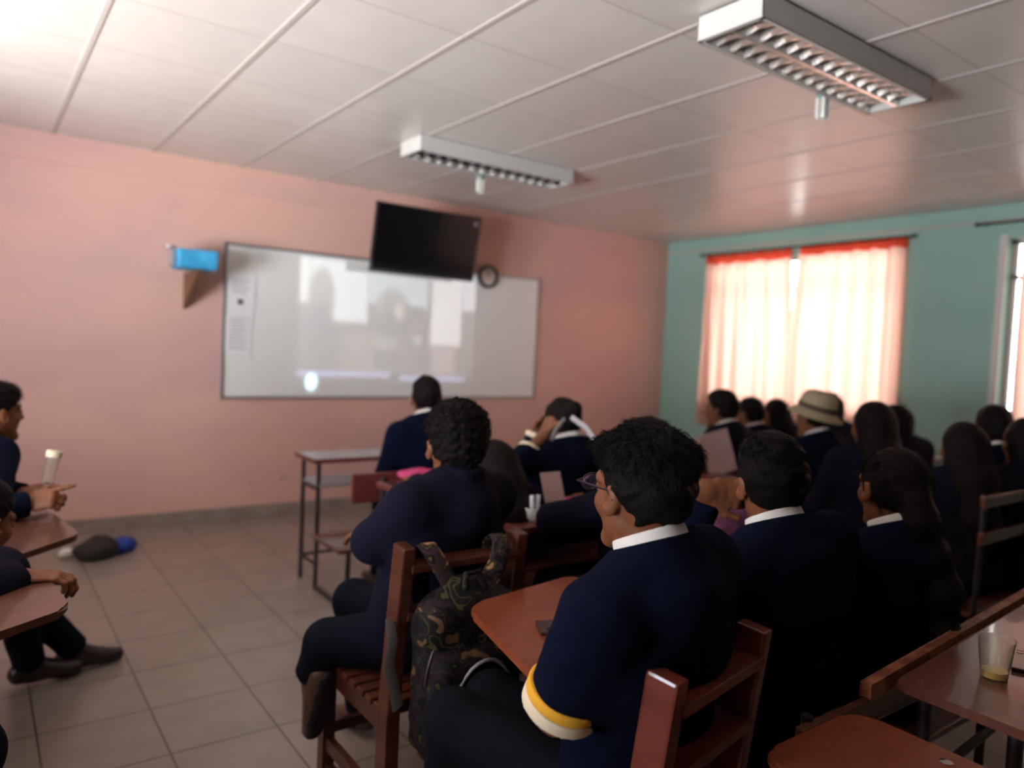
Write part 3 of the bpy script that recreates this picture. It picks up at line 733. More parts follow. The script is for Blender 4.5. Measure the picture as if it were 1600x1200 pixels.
# blue box on triangular wall bracket
T=thing('wall_bracket_box','bright blue box on a brown triangular bracket left of the whiteboard','wall box',(1.28,Y1,1.60))
f_=noisy(inter(lambda P:np.maximum(np.maximum(np.abs(P[:,0]-1.255)-.125,np.abs(P[:,1]-5.56)-.13),np.abs(P[:,2]-1.925)-.06),k=.01),.004,40)
def rbox(c,s,r):
    c=np.array(c);s=np.array(s)-r
    def g(P):
        q=np.abs(P-c)-s; return np.sqrt((np.maximum(q,0)**2).sum(1))+np.minimum(q.max(1),0)-r
    return g
sdf_obj('box',noisy(rbox((1.27,5.58,1.935),(.135,.13,.068),.02),.004,45),(1.05,5.35,1.75),(1.5,5.80,2.1),.008,M['blue_plastic'],T)
MB().b(1.10,1.132,5.52,5.60,1.88,1.99,.008).lathe([(.0,.0),(.035,0),(.038,.02),(.0,.025)],(1.105,5.56,2.0),16).build('side_fitting',M['desk_grey'],T)
b=MB(); 
vs=[b.bm.verts.new(p) for p in [(1.262,Y1,1.862),(1.262,5.44,1.862),(1.262,Y1,1.60),(1.290,Y1,1.862),(1.290,5.44,1.862),(1.290,Y1,1.60)]]
for q in((0,1,2),(5,4,3),(0,3,4,1),(1,4,5,2),(2,5,3,0)): b.bm.faces.new([vs[i] for i in q])
b.build('bracket',M['bracket'],T)

# ceiling lights with louvres
def ceiling_light(label,x0,x1,y0,y1):
    T=thing('louvre_ceiling_light',label,'ceiling light',((x0+x1)/2,(y0+y1)/2,H),'fluorescent louvre fittings')
    z0,z1=H-.10,H-.004; t=.006
    hs_=MB(); hs_.b(x0,x1,y0,y0+t,z0,z1,.001).b(x0,x1,y1-t,y1,z0,z1,.001).b(x0,x0+t,y0,y1,z0,z1,.001).b(x1-t,x1,y0,y1,z0,z1,.001).b(x0,x1,y0,y1,z1-.006,z1,0)
    hs_.b(x0,x1,y0,y0+.018,z0,z0+.004,0).b(x0,x1,y1-.018,y1,z0,z0+.004,0).b(x0,x0+.018,y0,y1,z0,z0+.004,0).b(x1-.018,x1,y0,y1,z0,z0+.004,0)
    hs_.build('housing',M['white_metal'],T)
    MB().b(x0+t,x1-t,y0+t,y1-t,z1-.014,z1-.007,0).build('inner_tray',M['lamp_in'],T)
    ym=(y0+y1)/2; lv=MB(); lv.b(x0+.018,x1-.018,ym-.006,ym+.006,z0+.001,z0+.05,0)
    lv.build('centre_spine',M['reflector'],T)
    n=14; 
    # curved cross blades, two rows
    bl=MB()
    for k in range(1,n):
        xx=x0+.018+(x1-x0-.036)*k/n
        for (a,b_) in((y0+.014,ym-.006),(ym+.006,y1-.014)):
            m=8
            for q in range(m):
                pass
            row=[]
            for q in range(m+1):
                u=q/m; y=a+(b_-a)*u; zt=z0+.004+.030*math.sin(PI*u)*.0; 
                # blade widens to the top and bows
                lowx=xx; row.append((y,u))
            lo_=[bl.bm.verts.new((xx-.004,y,z0+.003+.012*math.sin(PI*u))) for y,u in row]; lo2=[bl.bm.verts.new((xx+.004,y,z0+.003+.012*math.sin(PI*u))) for y,u in row]
            hi_=[bl.bm.verts.new((xx-.018,y,z0+.045)) for y,u in row]; hi2=[bl.bm.verts.new((xx+.018,y,z0+.045)) for y,u in row]
            for q in range(m):
                bl.bm.faces.new((lo_[q],lo_[q+1],hi_[q+1],hi_[q])); bl.bm.faces.new((lo2[q],hi2[q],hi2[q+1],lo2[q+1])); bl.bm.faces.new((lo_[q],lo2[q],lo2[q+1],lo_[q+1]))
    bl.build('cross_blades',M['reflector'],T)
    sd_=MB()
    for a,dirn in((y0+.016,1),(y1-.016,-1),(ym-.006,-1),(ym+.006,1)):
        vs=[sd_.bm.verts.new(p) for p in((x0+.018,a,z0+.003),(x1-.018,a,z0+.003),(x1-.018,a-dirn*-.0+dirn*.0,z0+.05),(x0+.018,a,z0+.05))]
        sd_.bm.faces.new(vs)
    sd_.build('side_reflectors',M['reflector'],T)
    for yy in((y0+ym)/2,(y1+ym)/2): MB().tube([(x0+.03,yy,z0+.065),(x1-.03,yy,z0+.065)],.013,12).build('lamp_tube',M['tube'],T,True)
ceiling_light('long white louvred ceiling light nearest the camera, upper right',2.19,3.41,1.635,1.925)
ceiling_light('long white louvred ceiling light farther off, above the television',2.20,3.42,4.06,4.32)
def bulb(label,x,y):
    T=thing('energy_saving_bulb',label,'light bulb',(x,y,H),None)
    MB().lathe([(0.0,0),(.045,0),(.045,-.012),(.026,-.02),(.024,-.05),(0,-.05)],(x,y,H),20).build('lamp_holder',M['ivory'],T,True)
    MB().lathe([(0,-.045),(.022,-.046),(.030,-.058),(.030,-.082),(.02,-.09),(0,-.09)],(x,y,H),20).build('bulb_base',M['bulb_cap'],T,True)
    for dx,dy in((.014,.014),(-.014,.014),(.014,-.014),(-.014,-.014)):
        MB().tube([(x+dx,y+dy,H-.086),(x+dx,y+dy,H-.165),(x+dx*.7,y+dy*.7,H-.175)],.0105,8).build('glass_tube',M['bulb'],T,True)
bulb('compact bulb hanging from the ceiling beside the nearer louvred light',3.10,1.965)
bulb('compact bulb hanging from the ceiling beside the farther louvred light, over the television',2.93,4.50)

# =================================================================== FURNITURE
def R2(a): return Matrix.Rotation(a,3,'Z')
def wood_chair(label,cx,cy,yaw,w=.40,dp=.42,sh=.44,bh=.90,name='wooden_chair',tablet=None,mat_='wood',group=None,slats=8,topm='wood_top'):
    """slatted wooden chair; cx,cy = centre of the back posts, faces +Y turned by yaw"""
    T=thing(name,label,'chair',(cx,cy,0),group); Rz=R2(R_(yaw)); O=Vector((cx,cy,0))
    def P(x,y,z): return O+Rz@Vector((x,y,z))
    wd=M[mat_]
    for s in(-1,1):
        p=MB(); x=s*(w/2-.02); p.bar(P(x,0,0),P(x,-.0,sh),.040,.060,up=tuple(Rz@Vector((0,1,0)))); p.bar(P(x,0,sh-.01),P(x,-.055,bh),.038,.062,up=tuple(Rz@Vector((0,1,0))),bev=.006); p.build('back_post',wd,T)
        MB().bar(P(x,dp-.03,0),P(x,dp-.03,sh-.02),.040,.045,up=tuple(Rz@Vector((0,1,0)))).build('leg',wd,T)
        MB().bar(P(x,.02,sh-.045),P(x,dp-.03,sh-.045),.026,.055).build('side_rail',wd,T)
        MB().bar(P(x,.02,.16),P(x,dp-.04,.16),.022,.035).build('stretcher',wd,T)
        MB().bar(P(x,.02,.08),P(x,dp-.04,.08),.022,.030).build('stretcher',wd,T)
    MB().bar(P(-w/2+.03,dp-.03,sh-.045),P(w/2-.03,dp-.03,sh-.045),.026,.055).build('front_rail',wd,T)
    MB().bar(P(-w/2+.03,dp-.03,.20),P(w/2-.03,dp-.03,.20),.022,.035).build('stretcher',wd,T)
    MB().bar(P(-w/2+.03,0,.12),P(w/2-.03,0,.12),.022,.035).build('stretcher',wd,T)
    for k in range(slats):
        y=.035+(dp-.05)*(k+.0)/(slats-1)*.97
        MB().bar(P(-w/2,y,sh-.010),P(w/2,y,sh-.010),(dp-.05)/slats*.80,.018,up=(0,0,1),bev=.004).build('seat_slat',wd,T)
    for z in(bh-.06,bh-.19):
        yy=-.055*(z-sh)/(bh-sh)
        MB().bar(P(-w/2+.03,yy,z),P(w/2-.03,yy,z),.020,.075,up=tuple(Rz@Vector((0,1,0)))).build('back_rail',wd,T)
    if tablet:
        poly,z,arm=tablet
        MB().prism([tuple(p) for p in poly],z,z+.020,.055,.005).build('tablet',M[topm],T)
        for a,b in arm: MB().bar(a,b,.032,.032).build('tablet_support',wd,T)
    return T
def school_desk(label,x0,x1,y0,y1,top='desk_top',z=.75,shelf=.60,left_legs=True,group=None,name='school_desk',edge='desk_red',bench=None,rot=0):
    T=thing(name,label,'desk',((x0+x1)/2,(y0+y1)/2,0),group)
    MB().b(x0,x1,y0,y1,z-.018,z,.004).build('desktop',M[top],T)
    if edge: MB().b(x0-.006,x1+.006,y0-.012,y0,z-.024,z+.001,.003).b(x0-.012,x0,y0-.012,y1,z-.024,z+.001,.003).build('edge_strip',M[edge],T)
    if shelf: MB().b(x0+.03,x1-.03,y0+.02,y1-.01,shelf-.015,shelf,.003).build('shelf',M[top],T)
    for x in(x0+.035,x1-.035):
        for y in (y0+.035,y1-.03):
            MB().tube([(x,y,.0),(x,y,z-.018)],.0125,10).build('leg',M['frame'],T,True)
        for zz in(.14,shelf-.028 if shelf else .6): MB().tube([(x,y0+.035,zz),(x,y1-.03,zz)],.010,8).build('side_bar',M['frame'],T,True)
    MB().tube([(x0+.035,y1-.03,.14),(x1-.035,y1-.03,.14)],.010,8).build('cross_bar',M['frame'],T,True)
    if bench:
        by0,by1,bx0,bx1=bench
        MB().b(bx0,bx1,by0,by1,.422,.44,.004).build('bench_seat',M['desk_top'],T)
        MB().b(bx0+.05,bx1-.05,by0-.02,by0+.002,.66,.80,.006).build('bench_backrest',M['desk_red'],T)
        for x in(bx0+.20,bx1-.12):
            xx=x0+.035 if x<(bx0+bx1)/2 else x1-.035
            MB().tube([(xx,y0+.035,.015),(xx,by1+.10,.015),(xx,by1+.04,.03),(xx,by1+.012,.09),(xx,by1,.42)],.0125,10).build('skid_tube',M['frame'],T,True)
            MB().tube([(x,by0-.03,0.0),(x,by0-.03,.78)],.0125,10).tube([(x,by0-.03,.41),(x,by1-.03,.41)],.0125,10).build('backrest_post',M['frame'],T,True)
    return T
def bench(label,x0,x1,y,z=.85,rails=((.80,.07),),group=None,seatm='desk_top',dp=.32):
    T=thing('school_bench',label,'bench',((x0+x1)/2,y,0),group)
    MB().b(x0,x1,y+.02,y+.02+dp,.42,.44,.004).build('seat',M[seatm],T)
    for zc,hh_ in rails: MB().b(x0,x1,y-.012,y+.010,zc-hh_/2,zc+hh_/2,.005).build('backrest_rail',M[seatm],T)
    for x in(x0+.05,x1-.05):
        MB().tube([(x,y+.02,0),(x,y+.02,.42),(x,y+.012,z)],.0125,10).build('back_leg',M['frame'],T,True)
        MB().tube([(x,y+dp,0),(x,y+dp,.42)],.0125,10).build('leg',M['frame'],T,True)
        for zz in(.15,.408): MB().tube([(x,y+.02,zz),(x,y+dp,zz)],.010,8).build('side_bar',M['frame'],T,True)
    return T
school_desk('tall two-tier grey-topped desk with attached bench, in front under the whiteboard',1.57,2.72,3.97,4.27,top='desk_grey',shelf=.60,bench=(3.22,3.56,1.40,2.62))
school_desk('maroon desk with the pink pouch on it, behind the front-row boy',1.53,2.70,2.85,3.10,z=.78,shelf=.62)
school_desk('maroon desk with the white cup and papers on it, in the third row',1.60,2.75,2.10,2.32,z=.78,shelf=.62)
school_desk('dark desk carrying the purple knitted bundle',1.45,2.75,1.37,1.60,z=.75,shelf=None)
school_desk('maroon desk with a small standing notebook, in front of the pupil in the beige hat',3.40,4.40,2.62,2.86,z=.75,shelf=None)
school_desk('maroon desk at the far front corner by the curtained window',3.70,5.60,3.72,4.00,z=.75,shelf=.6)
school_desk('small maroon desk to the right of the pupil in the beige hat',4.20,4.78,2.16,2.40,z=.77,shelf=None)
school_desk('pale grey desk against the green wall between the windows',5.35,6.20,2.55,2.95,z=.75,shelf=None,top='desk_grey')
school_desk('maroon desk with the yellow folder near the green wall',3.98,5.20,1.98,2.12,z=.75,shelf=None)
bench('bench of the front corner row beside the curtained window',3.55,5.25,2.93,z=.85)
bench('bench under the two girls in the second row',1.42,2.55,2.36,z=.74,rails=((.70,.06),),dp=.3)
bench('bench in the third row behind the white cup desk',1.60,2.50,1.66,z=.74,rails=((.70,.06),),dp=.3)
bench('low dark bench under the pupils just right of the boy in glasses',1.42,2.45,.86,z=.66,rails=((.62,.06),),dp=.34)
bench('two-rail bench at the right edge, behind the long-haired girl',3.28,4.40,1.26,z=.92,rails=((.895,.05),(.745,.05)))
bench('bench of the pupil in the beige hat',3.50,4.60,2.16,z=.74,rails=((.70,.06),),dp=.3)

# right foreground table with ledge
T=thing('school_table','worn maroon table at the lower right with a plastic cup on it','table',(2.2,.5,0))
TZ=.745
MB().prism([(1.615,.49),(2.9,.40),(2.9,.86),(1.62,.765)],TZ-.02,TZ,.02,.004).build('tabletop',M['desk_top'],T)
MB().bar((1.52,.775,TZ-.004),(2.9,.885,TZ-.004),.024,.030).build('ledge',M['wood_edge'],T)
for p in((1.70,.56),(1.70,.735),(2.8,.5),(2.8,.80)): MB().tube([(p[0],p[1],0),(p[0],p[1],TZ-.02)],.014,10).build('leg',M['frame'],T,True)
for a_,b_ in(((1.70,.56,.12),(1.70,.735,.12)),((1.70,.735,.5),(2.8,.80,.5)),((1.70,.56,.30),(1.62,.47,.02))): MB().tube([a_,b_],.011,8).build('side_bar',M['frame'],T,True)
# tablet chairs
wood_chair('slatted brown wooden chair with the camouflage backpack on it',1.105,1.755,0,w=.405,dp=.44,bh=.895)
wood_chair('reddish wooden tablet-arm chair of the boy in glasses',1.09,.895,11.5,w=.372,dp=.42,bh=.895,name='tablet_arm_chair',mat_='wood_red',
    tablet=([(1.01,1.530),(.905,1.09),(1.32,1.14),(1.43,1.60)],.755,[((1.28,.94,.735),(1.33,1.45,.742)),((1.27,1.28,.42),(1.29,1.30,.742))]))
wood_chair('empty tablet-arm chair at the bottom right, its writing tablet in view',1.30,.0,0,w=.40,dp=.42,bh=.80,name='tablet_arm_chair',
    tablet=([(1.175,.79),(1.14,.30),(1.50,.30),(1.505,.79)],.68,[((1.47,.02,.66),(1.47,.60,.66)),((1.47,.42,.42),(1.47,.42,.66))]))
MB_=MB().lathe([(0,.0),(.010,.0),(.012,.002),(.006,.004),(0,.004)],(1.455,.585,.700),14); o=MB_.build('tablet_bolt',M['metal'],None,True)
o.parent=bpy.data.objects['tablet_arm_chair.001']; o.matrix_parent_inverse=parent_inv(o.parent)
wood_chair('tablet-arm chair of the pupil at the far left edge',-.42,2.72,-48,name='tablet_arm_chair',topm='wood_dark_top',
    tablet=([(.305,2.80),(.23,3.30),(-.25,3.05),(-.15,2.32)],.72,[((-.10,2.60,.69),(.1,2.85,.705)),((-.05,2.62,.44),(.0,2.75,.705))]))
wood_chair('tablet-arm chair of the pupil at the lower left edge',-.42,1.45,-48,name='tablet_arm_chair',topm='wood_dark_top',
    tablet=([(.205,2.02),(.16,2.42),(-.28,2.25),(-.35,1.64)],.735,[((-.20,1.75,.70),(.0,2.0,.72)),((-.15,1.80,.44),(-.05,1.95,.72))]))

# =================================================================== PEOPLE
# 1 boy in glasses
P1=person('seated_student','boy in glasses with messy black hair and yellow-striped sleeve, nearest the camera',(1.10,1.03),atd(1016,668,1.38),8,hyaw=-5,h=.006,hh=.004,sw=.165,
    lel=(.862,.995,.768),lh=(1.03,1.17,.655),rh=(1.24,1.33,.655),hair='messy',sleeve=(.90,None),cuffs=('yellow','cream'),
    lk=tuple(atd(712,1128,1.66)),rk=(1.06,1.47,.545),la=(.92,1.42,.10),ra=(1.10,1.50,.10),nstr=9000,strlen=.024,hairvol=.0,
    lhand=dict(curl=(.5,.7,.5)),rhand=dict(curl=(.15,.25,.2)))
# spectacles
L=P1['L']; T=P1['T']
gm=MB()
for sx in(-1,1):
    pts=[L(sx*.034+.024*math.cos(a)*1.0,.112,.006+.0165*math.sin(a)) for a in np.linspace(0,2*PI,25)]
    gm.tube(pts,.0018,6,caps=False)
gm.tube([L(-.010,.112,.010),L(0,.114,.013),L(.010,.112,.010)],.0018,6)
gf=gm.build('glasses',M['glasses'],T,True)
for sx in(-1,1):
    MB().tube([L(sx*.058,.112,.012),L(sx*.076,.104,.012),L(sx*.081,.045,.012),L(sx*.083,.0,.012),L(sx*.083,-.016,-.004)],.0022,6).build('temple_arm',M['glasses'],gf,True)
    c=MB(); rot=Matrix([list(P1['A'][0]),list(P1['A'][1]),list(P1['A'][2])])@Matrix.Rotation(-PI/2,3,'X')
    vs=[c.bm.verts.new(tuple(L(sx*.034+.023*math.cos(a),.1125,.006+.0155*math.sin(a)))) for a in np.linspace(0,2*PI,24,endpoint=False)]
    c.bm.faces.new(vs); c.build('lens',M['glass'],gf)
# 2 curly-haired boy on the slatted chair
P2=person('seated_student','curly-haired boy in a high-necked navy sweater on the slatted chair with the backpack',(1.13,1.99),atd(717,631,2.22),12,hyaw=-20,h=.007,hh=.0045,sw=.180,shz=.875,wr=.0012,
    hs=1.05,girth=1.04,lel=tuple(atd(583,846,2.16)),lh=(1.20,2.24,.79),rh=(1.16,2.30,.76),hair='curly',hairmat='hair_b',collar=False,highcollar=True,sweater='navy2',trous='trous_blue',shoem='shoe_b',
    lk=tuple(atd(512,1003,2.27)),rk=(1.08,2.34,.53),la=tuple(atd(489,1052,2.30)),ra=(1.16,2.42,.11),footpitch=(1.25,.15),nstr=7000,strlen=.016,skin='skin')
# 3 boy leaning on his hand
wL=atd(1106,766,1.86)
P3=person('seated_student','boy with short black hair resting his cheek on his left hand',(1.66,1.06),atd(1213,677,1.82),-4,hyaw=-32,h=.008,hh=.0045,sw=.178,girth=1.05,htilt=-6,
    lel=(1.60,1.40,.80),lh=wL,rh=(1.86,1.38,.78),hair='short',skin='skin',nstr=16000,strlen=.022,sleeve=(1.93,None),
    lhand=dict(d=V(.80,-.55,-.10),n=V(.55,.75,-.1),s=V(.15,.0,-1),curl=(.75,1.1,.7),thumb=-.05,h=.0035),lk=(1.56,1.46,.53),rk=(1.78,1.46,.53))
# 4 ponytail girl
P4=person('seated_student','girl with a long dark ponytail hanging down the back of her dark sweater',(2.14,1.03),atd(1403,696,2.05),-6,hyaw=-30,h=.008,hh=.0045,sw=.158,girth=.95,
    hair='ponytail',hairmat='hair_b',skin='skin',nstr=7000,strlen=.05,lk=(2.05,1.40,.53),rk=(2.25,1.40,.53),lh=(2.01,1.44,.785),rh=(2.30,1.44,.785))
L=P4['L']
MB().tube([L(-.082,.004,-.035),L(-.068,.045,-.055),L(-.045,.08,-.06)],.0014,6).build('mask_cord',M['hair'],P4['T'],True)
# 5 hidden boy
P5=person('seated_student','boy with dark hair and purple-hazed navy sweater, mostly hidden behind the boy in glasses',(1.92,1.80),atd(1014,654,2.62),4,hyaw=0,h=.010,hh=.006,sw=.185,girth=1.1,hair='messy',hairmat='hair_b',sweater='navy2',
    lh=(1.78,2.16,.80),rh=(2.05,2.16,.80),lel=(1.62,1.93,.84),lk=(1.80,2.14,.53),rk=(2.05,2.14,.53),nstr=1500,strlen=.03)
# 6 slouching girl
P6=person('seated_student','girl with long dark hair slouching behind the curly-haired boy',(1.66,2.50),onz(773,684,1.07),-5,hpitch=15,h=.010,hh=.007,sw=.15,girth=.9,hair='long',hairmat='hair_b',sweater='navy2',
    lh=(1.60,2.88,.81),rh=(1.78,2.88,.81),lk=(1.6,2.86,.53),rk=(1.75,2.86,.53),collar=False)
# 7 girl with hands at face
eL=atd(822,716,3.22); wl=atd(852,676,3.30)
P7=person('seated_student','girl with dark tied hair, white ribbon and both hands raised to her face',(2.20,2.55),atd(882,619,3.36),-6,hpitch=18,h=.010,hh=.007,sw=.165,hair='bun',hairmat='hair_b',
    lel=eL,lh=wl,rel=atd(818,742,3.55),rh=atd(838,676,3.55),cuffs=('cream',),sleeve=(1.25,1.97),lhand=dict(d=V(.5,.2,.8),n=V(.8,-.2,-.4),s=V(0,-1,.2),curl=(.5,.6,.4)),rhand=dict(d=V(.3,-.4,.8),n=V(.8,-.5,0),curl=(.5,.6,.4)),
    lk=(2.10,2.90,.53),rk=(2.30,2.90,.53),skin='skin2')
for a,b_,c_ in((( 893,652),(915,668),(934,694)),((882,655),(868,672),(862,688))):
    MB().tube([atd(*a,3.27),atd(*b_,3.22),atd(*c_,3.20)],.012,8,r2=.005).build('hair_ribbon',M['ribbon'],P7['T'],True)
# 8 front-row boy
P8=person('seated_student','boy with cropped dark hair in the front row, upright below the whiteboard',(2.02,3.44),atd(668,588,4.02),2,hyaw=-22,h=.010,hh=.007,sw=.18,hair='short',hairmat='hair_b',
    lk=(1.93,3.82,.53),rk=(2.13,3.82,.53),lh=(1.93,3.74,.68),rh=(2.10,3.74,.68),cuffs=('cream',),nstr=1500,strlen=.015,skin='skin2')
# 9 left boy pointing
P9=person('seated_student','boy with a black quiff at the left edge, pointing with one finger',(-.42,2.84),atd(-14,597,2.98),-48,hyaw=-62,h=.008,hh=.004,sw=.165,hair='messy',hairmat='hair_b',
    rel=atd(-22,802,2.52),rh=atd(46,786,2.62),lh=atd(38,772,2.76),lel=atd(-20,775,2.85),
    rhand=dict(d=V(.80,-.45,.22),n=V(0,-.3,-1),s=V(.1,.5,.8),curl=(.9,1.1,.7),point=True,h=.0035),
    lhand=dict(d=V(.8,-.5,.25),n=V(0,-.5,-1),curl=(.6,.9,.6),h=.004),
    lk=(.06,3.35,.53),rk=(.12,3.12,.53),la=(.36,3.49,.095),ra=(.20,3.42,.10),feetdir=V(1,.06,0),shoem='shoe',nstr=3500,strlen=.03,skin='skin',collar=True)
# 10 lower-left boy
P10=person('seated_student','pupil at the lower left edge, hand draped over the corner of a writing tablet',(-.30,1.62),atd(-42,748,2.10),-48,hyaw=-50,hpitch=15,h=.008,hh=.005,sw=.16,hair='short',sweater='navy2',
    rel=atd(-58,935,1.80),rh=atd(36,903,1.94),rhand=dict(d=V(.80,-.10,-.05),n=V(0,-.2,-1),s=V(-.3,.9,0),curl=(.35,.75,.6),spread=.05,h=.0035),
    lk=(-.12,2.02,.53),rk=(.0,1.86,.53),la=(-.08,2.35,.10),ra=(.0,2.05,.10),feetdir=V(.8,.6,0),collar=False)
# --- window side groups
def far(label,px,py,d,yaw,hair,hm='hair_b',sweater='navy2',**kw):
    t=atd(px,py,d); x,y=t[0],t[1]; ya=R_(yaw); f=V(-math.sin(ya),math.cos(ya),0); r=V(math.cos(ya),math.sin(ya),0)
    pel=V(x,y,0)-f*.04; kf=.30
    K=lambda s: pel+r*.12*s+f*kf+V(0,0,.53)
    W_=lambda s: pel+r*.12*s+f*.27+V(0,0,.66)
    return person('seated_student',label,(pel[0],pel[1]),t,yaw,h=.013,hh=.009,hair=hair,hairmat=hm,sweater=sweater,lk=K(-1),rk=K(1),lh=W_(-1),rh=W_(1),skin='skin2',**kw)
far('boy with cropped hair by the left end of the curtained window, face turned left',1131,609,4.70,10,'short',hyaw=12,hs=1.05)
far('pupil with dark hair second from the front corner, below the bright curtain',1176,621,5.30,0,'short',hyaw=-8)
far('girl with loose dark hair third from the front corner, below the bright curtain',1214,621,5.70,0,'long',hyaw=-8,collar=True)
Ph=far('pupil wearing the beige brimmed hat, below the middle of the curtain',1276,619,4.20,0,'short',hyaw=-10,sweater='navy')
far('pupil in a purple-hazed navy sweater partly behind the beige hat',1296,611,5.25,-20,'bob')
far('girl with a wide mass of dark hair below the right end of the curtain',1368,624,3.75,-40,'long',hs=1.18,collar=False,girth=1.1)
far('dark-haired pupil against the right edge of the curtained window',1402,630,4.75,-25,'bob',collar=False)
far('girl with straight dark hair falling over her purple-hazed navy sweater, left of the right window',1508,656,3.30,-42,'long',hs=1.02,collar=False)
far('pupil with short dark hair and white collar beside the right window',1556,634,4.05,-15,'short',hyaw=-45,hs=1.1,sweater='navy')
far('pupil cut off by the right edge of the view, in dark clothes',1606,650,3.40,-20,'bob',hyaw=-40)
# beige hat (worn)
hc=Ph['hc']; L=Ph['L']
T=thing('sun_hat','beige cloth hat with a brown band on a pupil below the window','hat',L(0,-.01,.04))
prof=[(.150,-.045),(.152,-.040),(.125,-.020),(.104,-.002),(.103,.03),(.097,.065),(.080,.092),(.045,.104),(0,.108)]
prof2=[(0,.100),(.042,.097),(.074,.086),(.091,.062),(.097,.03),(.098,-.002),(.12,-.026),(.150,-.045)]
tilt=Matrix.Rotation(R_(20),3,'Z')@Matrix.Rotation(R_(14),3,'X')
MB().lathe(prof+prof2,Vector([float(v) for v in L(0,-.02,.055)]),36,tilt).build('crown_and_brim',M['straw'],T,True)
MB().lathe([(.1055,-.004),(.107,.000),(.1062,.024),(.104,.026)],Vector([float(v) for v in L(0,-.02,.055)]),36,tilt).build('hat_band',M['hatband'],T,True)

# =================================================================== SMALL THINGS
# camouflage backpack hanging on the slatted chair's back
bc=V(1.075,1.625,.565)
T=thing('backpack','camouflage backpack hanging by its straps from the slatted chair back','backpack',(1.14,1.60,.36))
bf=union([rbox(bc,(.150,.062,.205),.055),rbox(bc+V(.0,-.050,-.06),(.130,.045,.140),.04),ell(bc+V(0,0.01,.17),(.11,.06,.08))],.03)
bf=noisy(noisy(bf,.006,28,1.0),.003,70,2.0)
sdf_obj('bag_body',bf,bc-V(.25,.22,.32),bc+V(.25,.16,.32),.006,M['camo'],T)
arc=[bc+V(-.122*math.cos(a),-.106+.012*abs(math.cos(a)),-.20+.26*math.sin(a)) for a in np.linspace(0,PI,22)]
MB().tube(arc,.0045,8).build('piping',M['piping'],T,True)
arc=[bc+V(-.145*math.cos(a),-.045,-.02+.205*math.sin(a)) for a in np.linspace(.1,PI-.1,22)]
MB().tube(arc,.004,8).build('zipper',M['phone'],T,True)
for s,x0_ in((-1,-.11),(1,.10)):
    p=[V(1.105+s*.10,1.745,.72),V(1.105+s*.11,1.742,.80),V(1.105+s*.115,1.735,.87),V(1.105+s*.117,1.706,.892),V(1.105+s*.112,1.675,.87),V(1.105+s*.085,1.655,.82),V(1.09+s*.05,1.64,.77),bc+V(s*.03,-.01,.18)]
    # ribbon strap, smoothed
    q=[]
    for i in range(len(p)-1):
        for k in range(5): q.append(p[i]+(p[i+1]-p[i])*(k/5))
    q.append(p[-1]); q=np.array(q)
    for _ in range(3): q[1:-1]=(q[:-2]+q[1:-1]*2+q[2:])/4
    MB().tube([tuple(v) for v in q],.028,10,r2=.0055,flat=(1,0,0)).build('shoulder_strap',M['camo_strap'],T,True)
MB().tube([bc+V(-.03,-.03,.22),bc+V(-.02,-.02,.262),bc+V(.02,-.02,.262),bc+V(.03,-.03,.22)],.008,8).build('grab_handle',M['camo'],T,True)
q=[V(.888,1.70,.70),V(.880,1.665,.66),V(.870,1.66,.60),V(.885,1.66,.54),V(.897,1.655,.485)]
MB().tube([tuple(v) for v in q],.019,8,r2=.003,flat=(1,.6,0)).build('loose_strap',M['grey_strap'],T,True)
MB().box(bc+V(-.02,-.058,.165),(.06,.006,.03),Matrix.Rotation(R_(-25),3,'Y'),.002).build('patch',M['yellow_paper'],T)
# phone on the writing tablet
def phone(label,c,size,rz,m,cams=True):
    T=thing('mobile_phone',label,'phone',c); Rz=R2(R_(rz))
    MB().box(Vector(c)+Vector((0,0,size[2]/2)),size,Rz,.003).build('phone_body',M[m],T)
    if cams:
        for k in(0,1): MB().lathe([(0,0),(.007,0),(.007,.0015),(0,.0015)],Vector(c)+Rz@Vector((-size[0]*.28,size[1]*.36-.018*k,size[2]-.0003)),16).build('camera_lens',M['lens'],T)
phone('dark brown phone lying face down on the tablet of the boy in glasses',(1.135,1.275,.7755),(.075,.155,.009),62,'phone')
phone('black phone lying on the maroon table at the right edge, beside the plastic cup',(2.0,.64,.7455),(.078,.16,.009),-70,'phone2')
# plastic cup with a yellow drink
T=thing('plastic_cup','clear plastic cup with a little yellow drink on the maroon table','cup',(1.835,.655,.7455))
MB().lathe([(0,.001),(.026,.001),(.036,.085),(.038,.088),(.0365,.088),(.0345,.085),(.0248,.003),(0,.003)],(1.835,.655,.7455),36).build('cup_wall',M['plastic_clear'],T,True)
MB().lathe([(0,.0035),(.0245,.0035),(.0262,.018),(0,.018)],(1.835,.655,.7455),30).build('drink',M['liquid'],T,True)
# clear bottle with a pale cap by the left boy
T=thing('plastic_bottle','clear slim bottle with a cream cap beside the pointing hand','bottle',atd(72,752,2.76))
p0=atd(70,770,2.76); p1=atd(86,704,2.78)
p0v=Vector([float(v) for v in p0]); ax=(Vector([float(v) for v in p1])-p0v); q=ax.to_track_quat('Z','Y').to_matrix(); Ln=ax.length
MB().lathe([(0,0),(.018,0),(.021,.01),(.022,Ln*.8),(.024,Ln*.86),(.023,Ln*.86),(.020,Ln*.8),(.019,.012),(0,.004)],p0v,24,q).build('bottle_wall',M['plastic_clear'],T,True)
MB().lathe([(0,Ln*.84),(.026,Ln*.84),(.027,Ln*.98),(.024,Ln),(0,Ln)],p0v,24,q).build('cap',M['cream'],T,True)
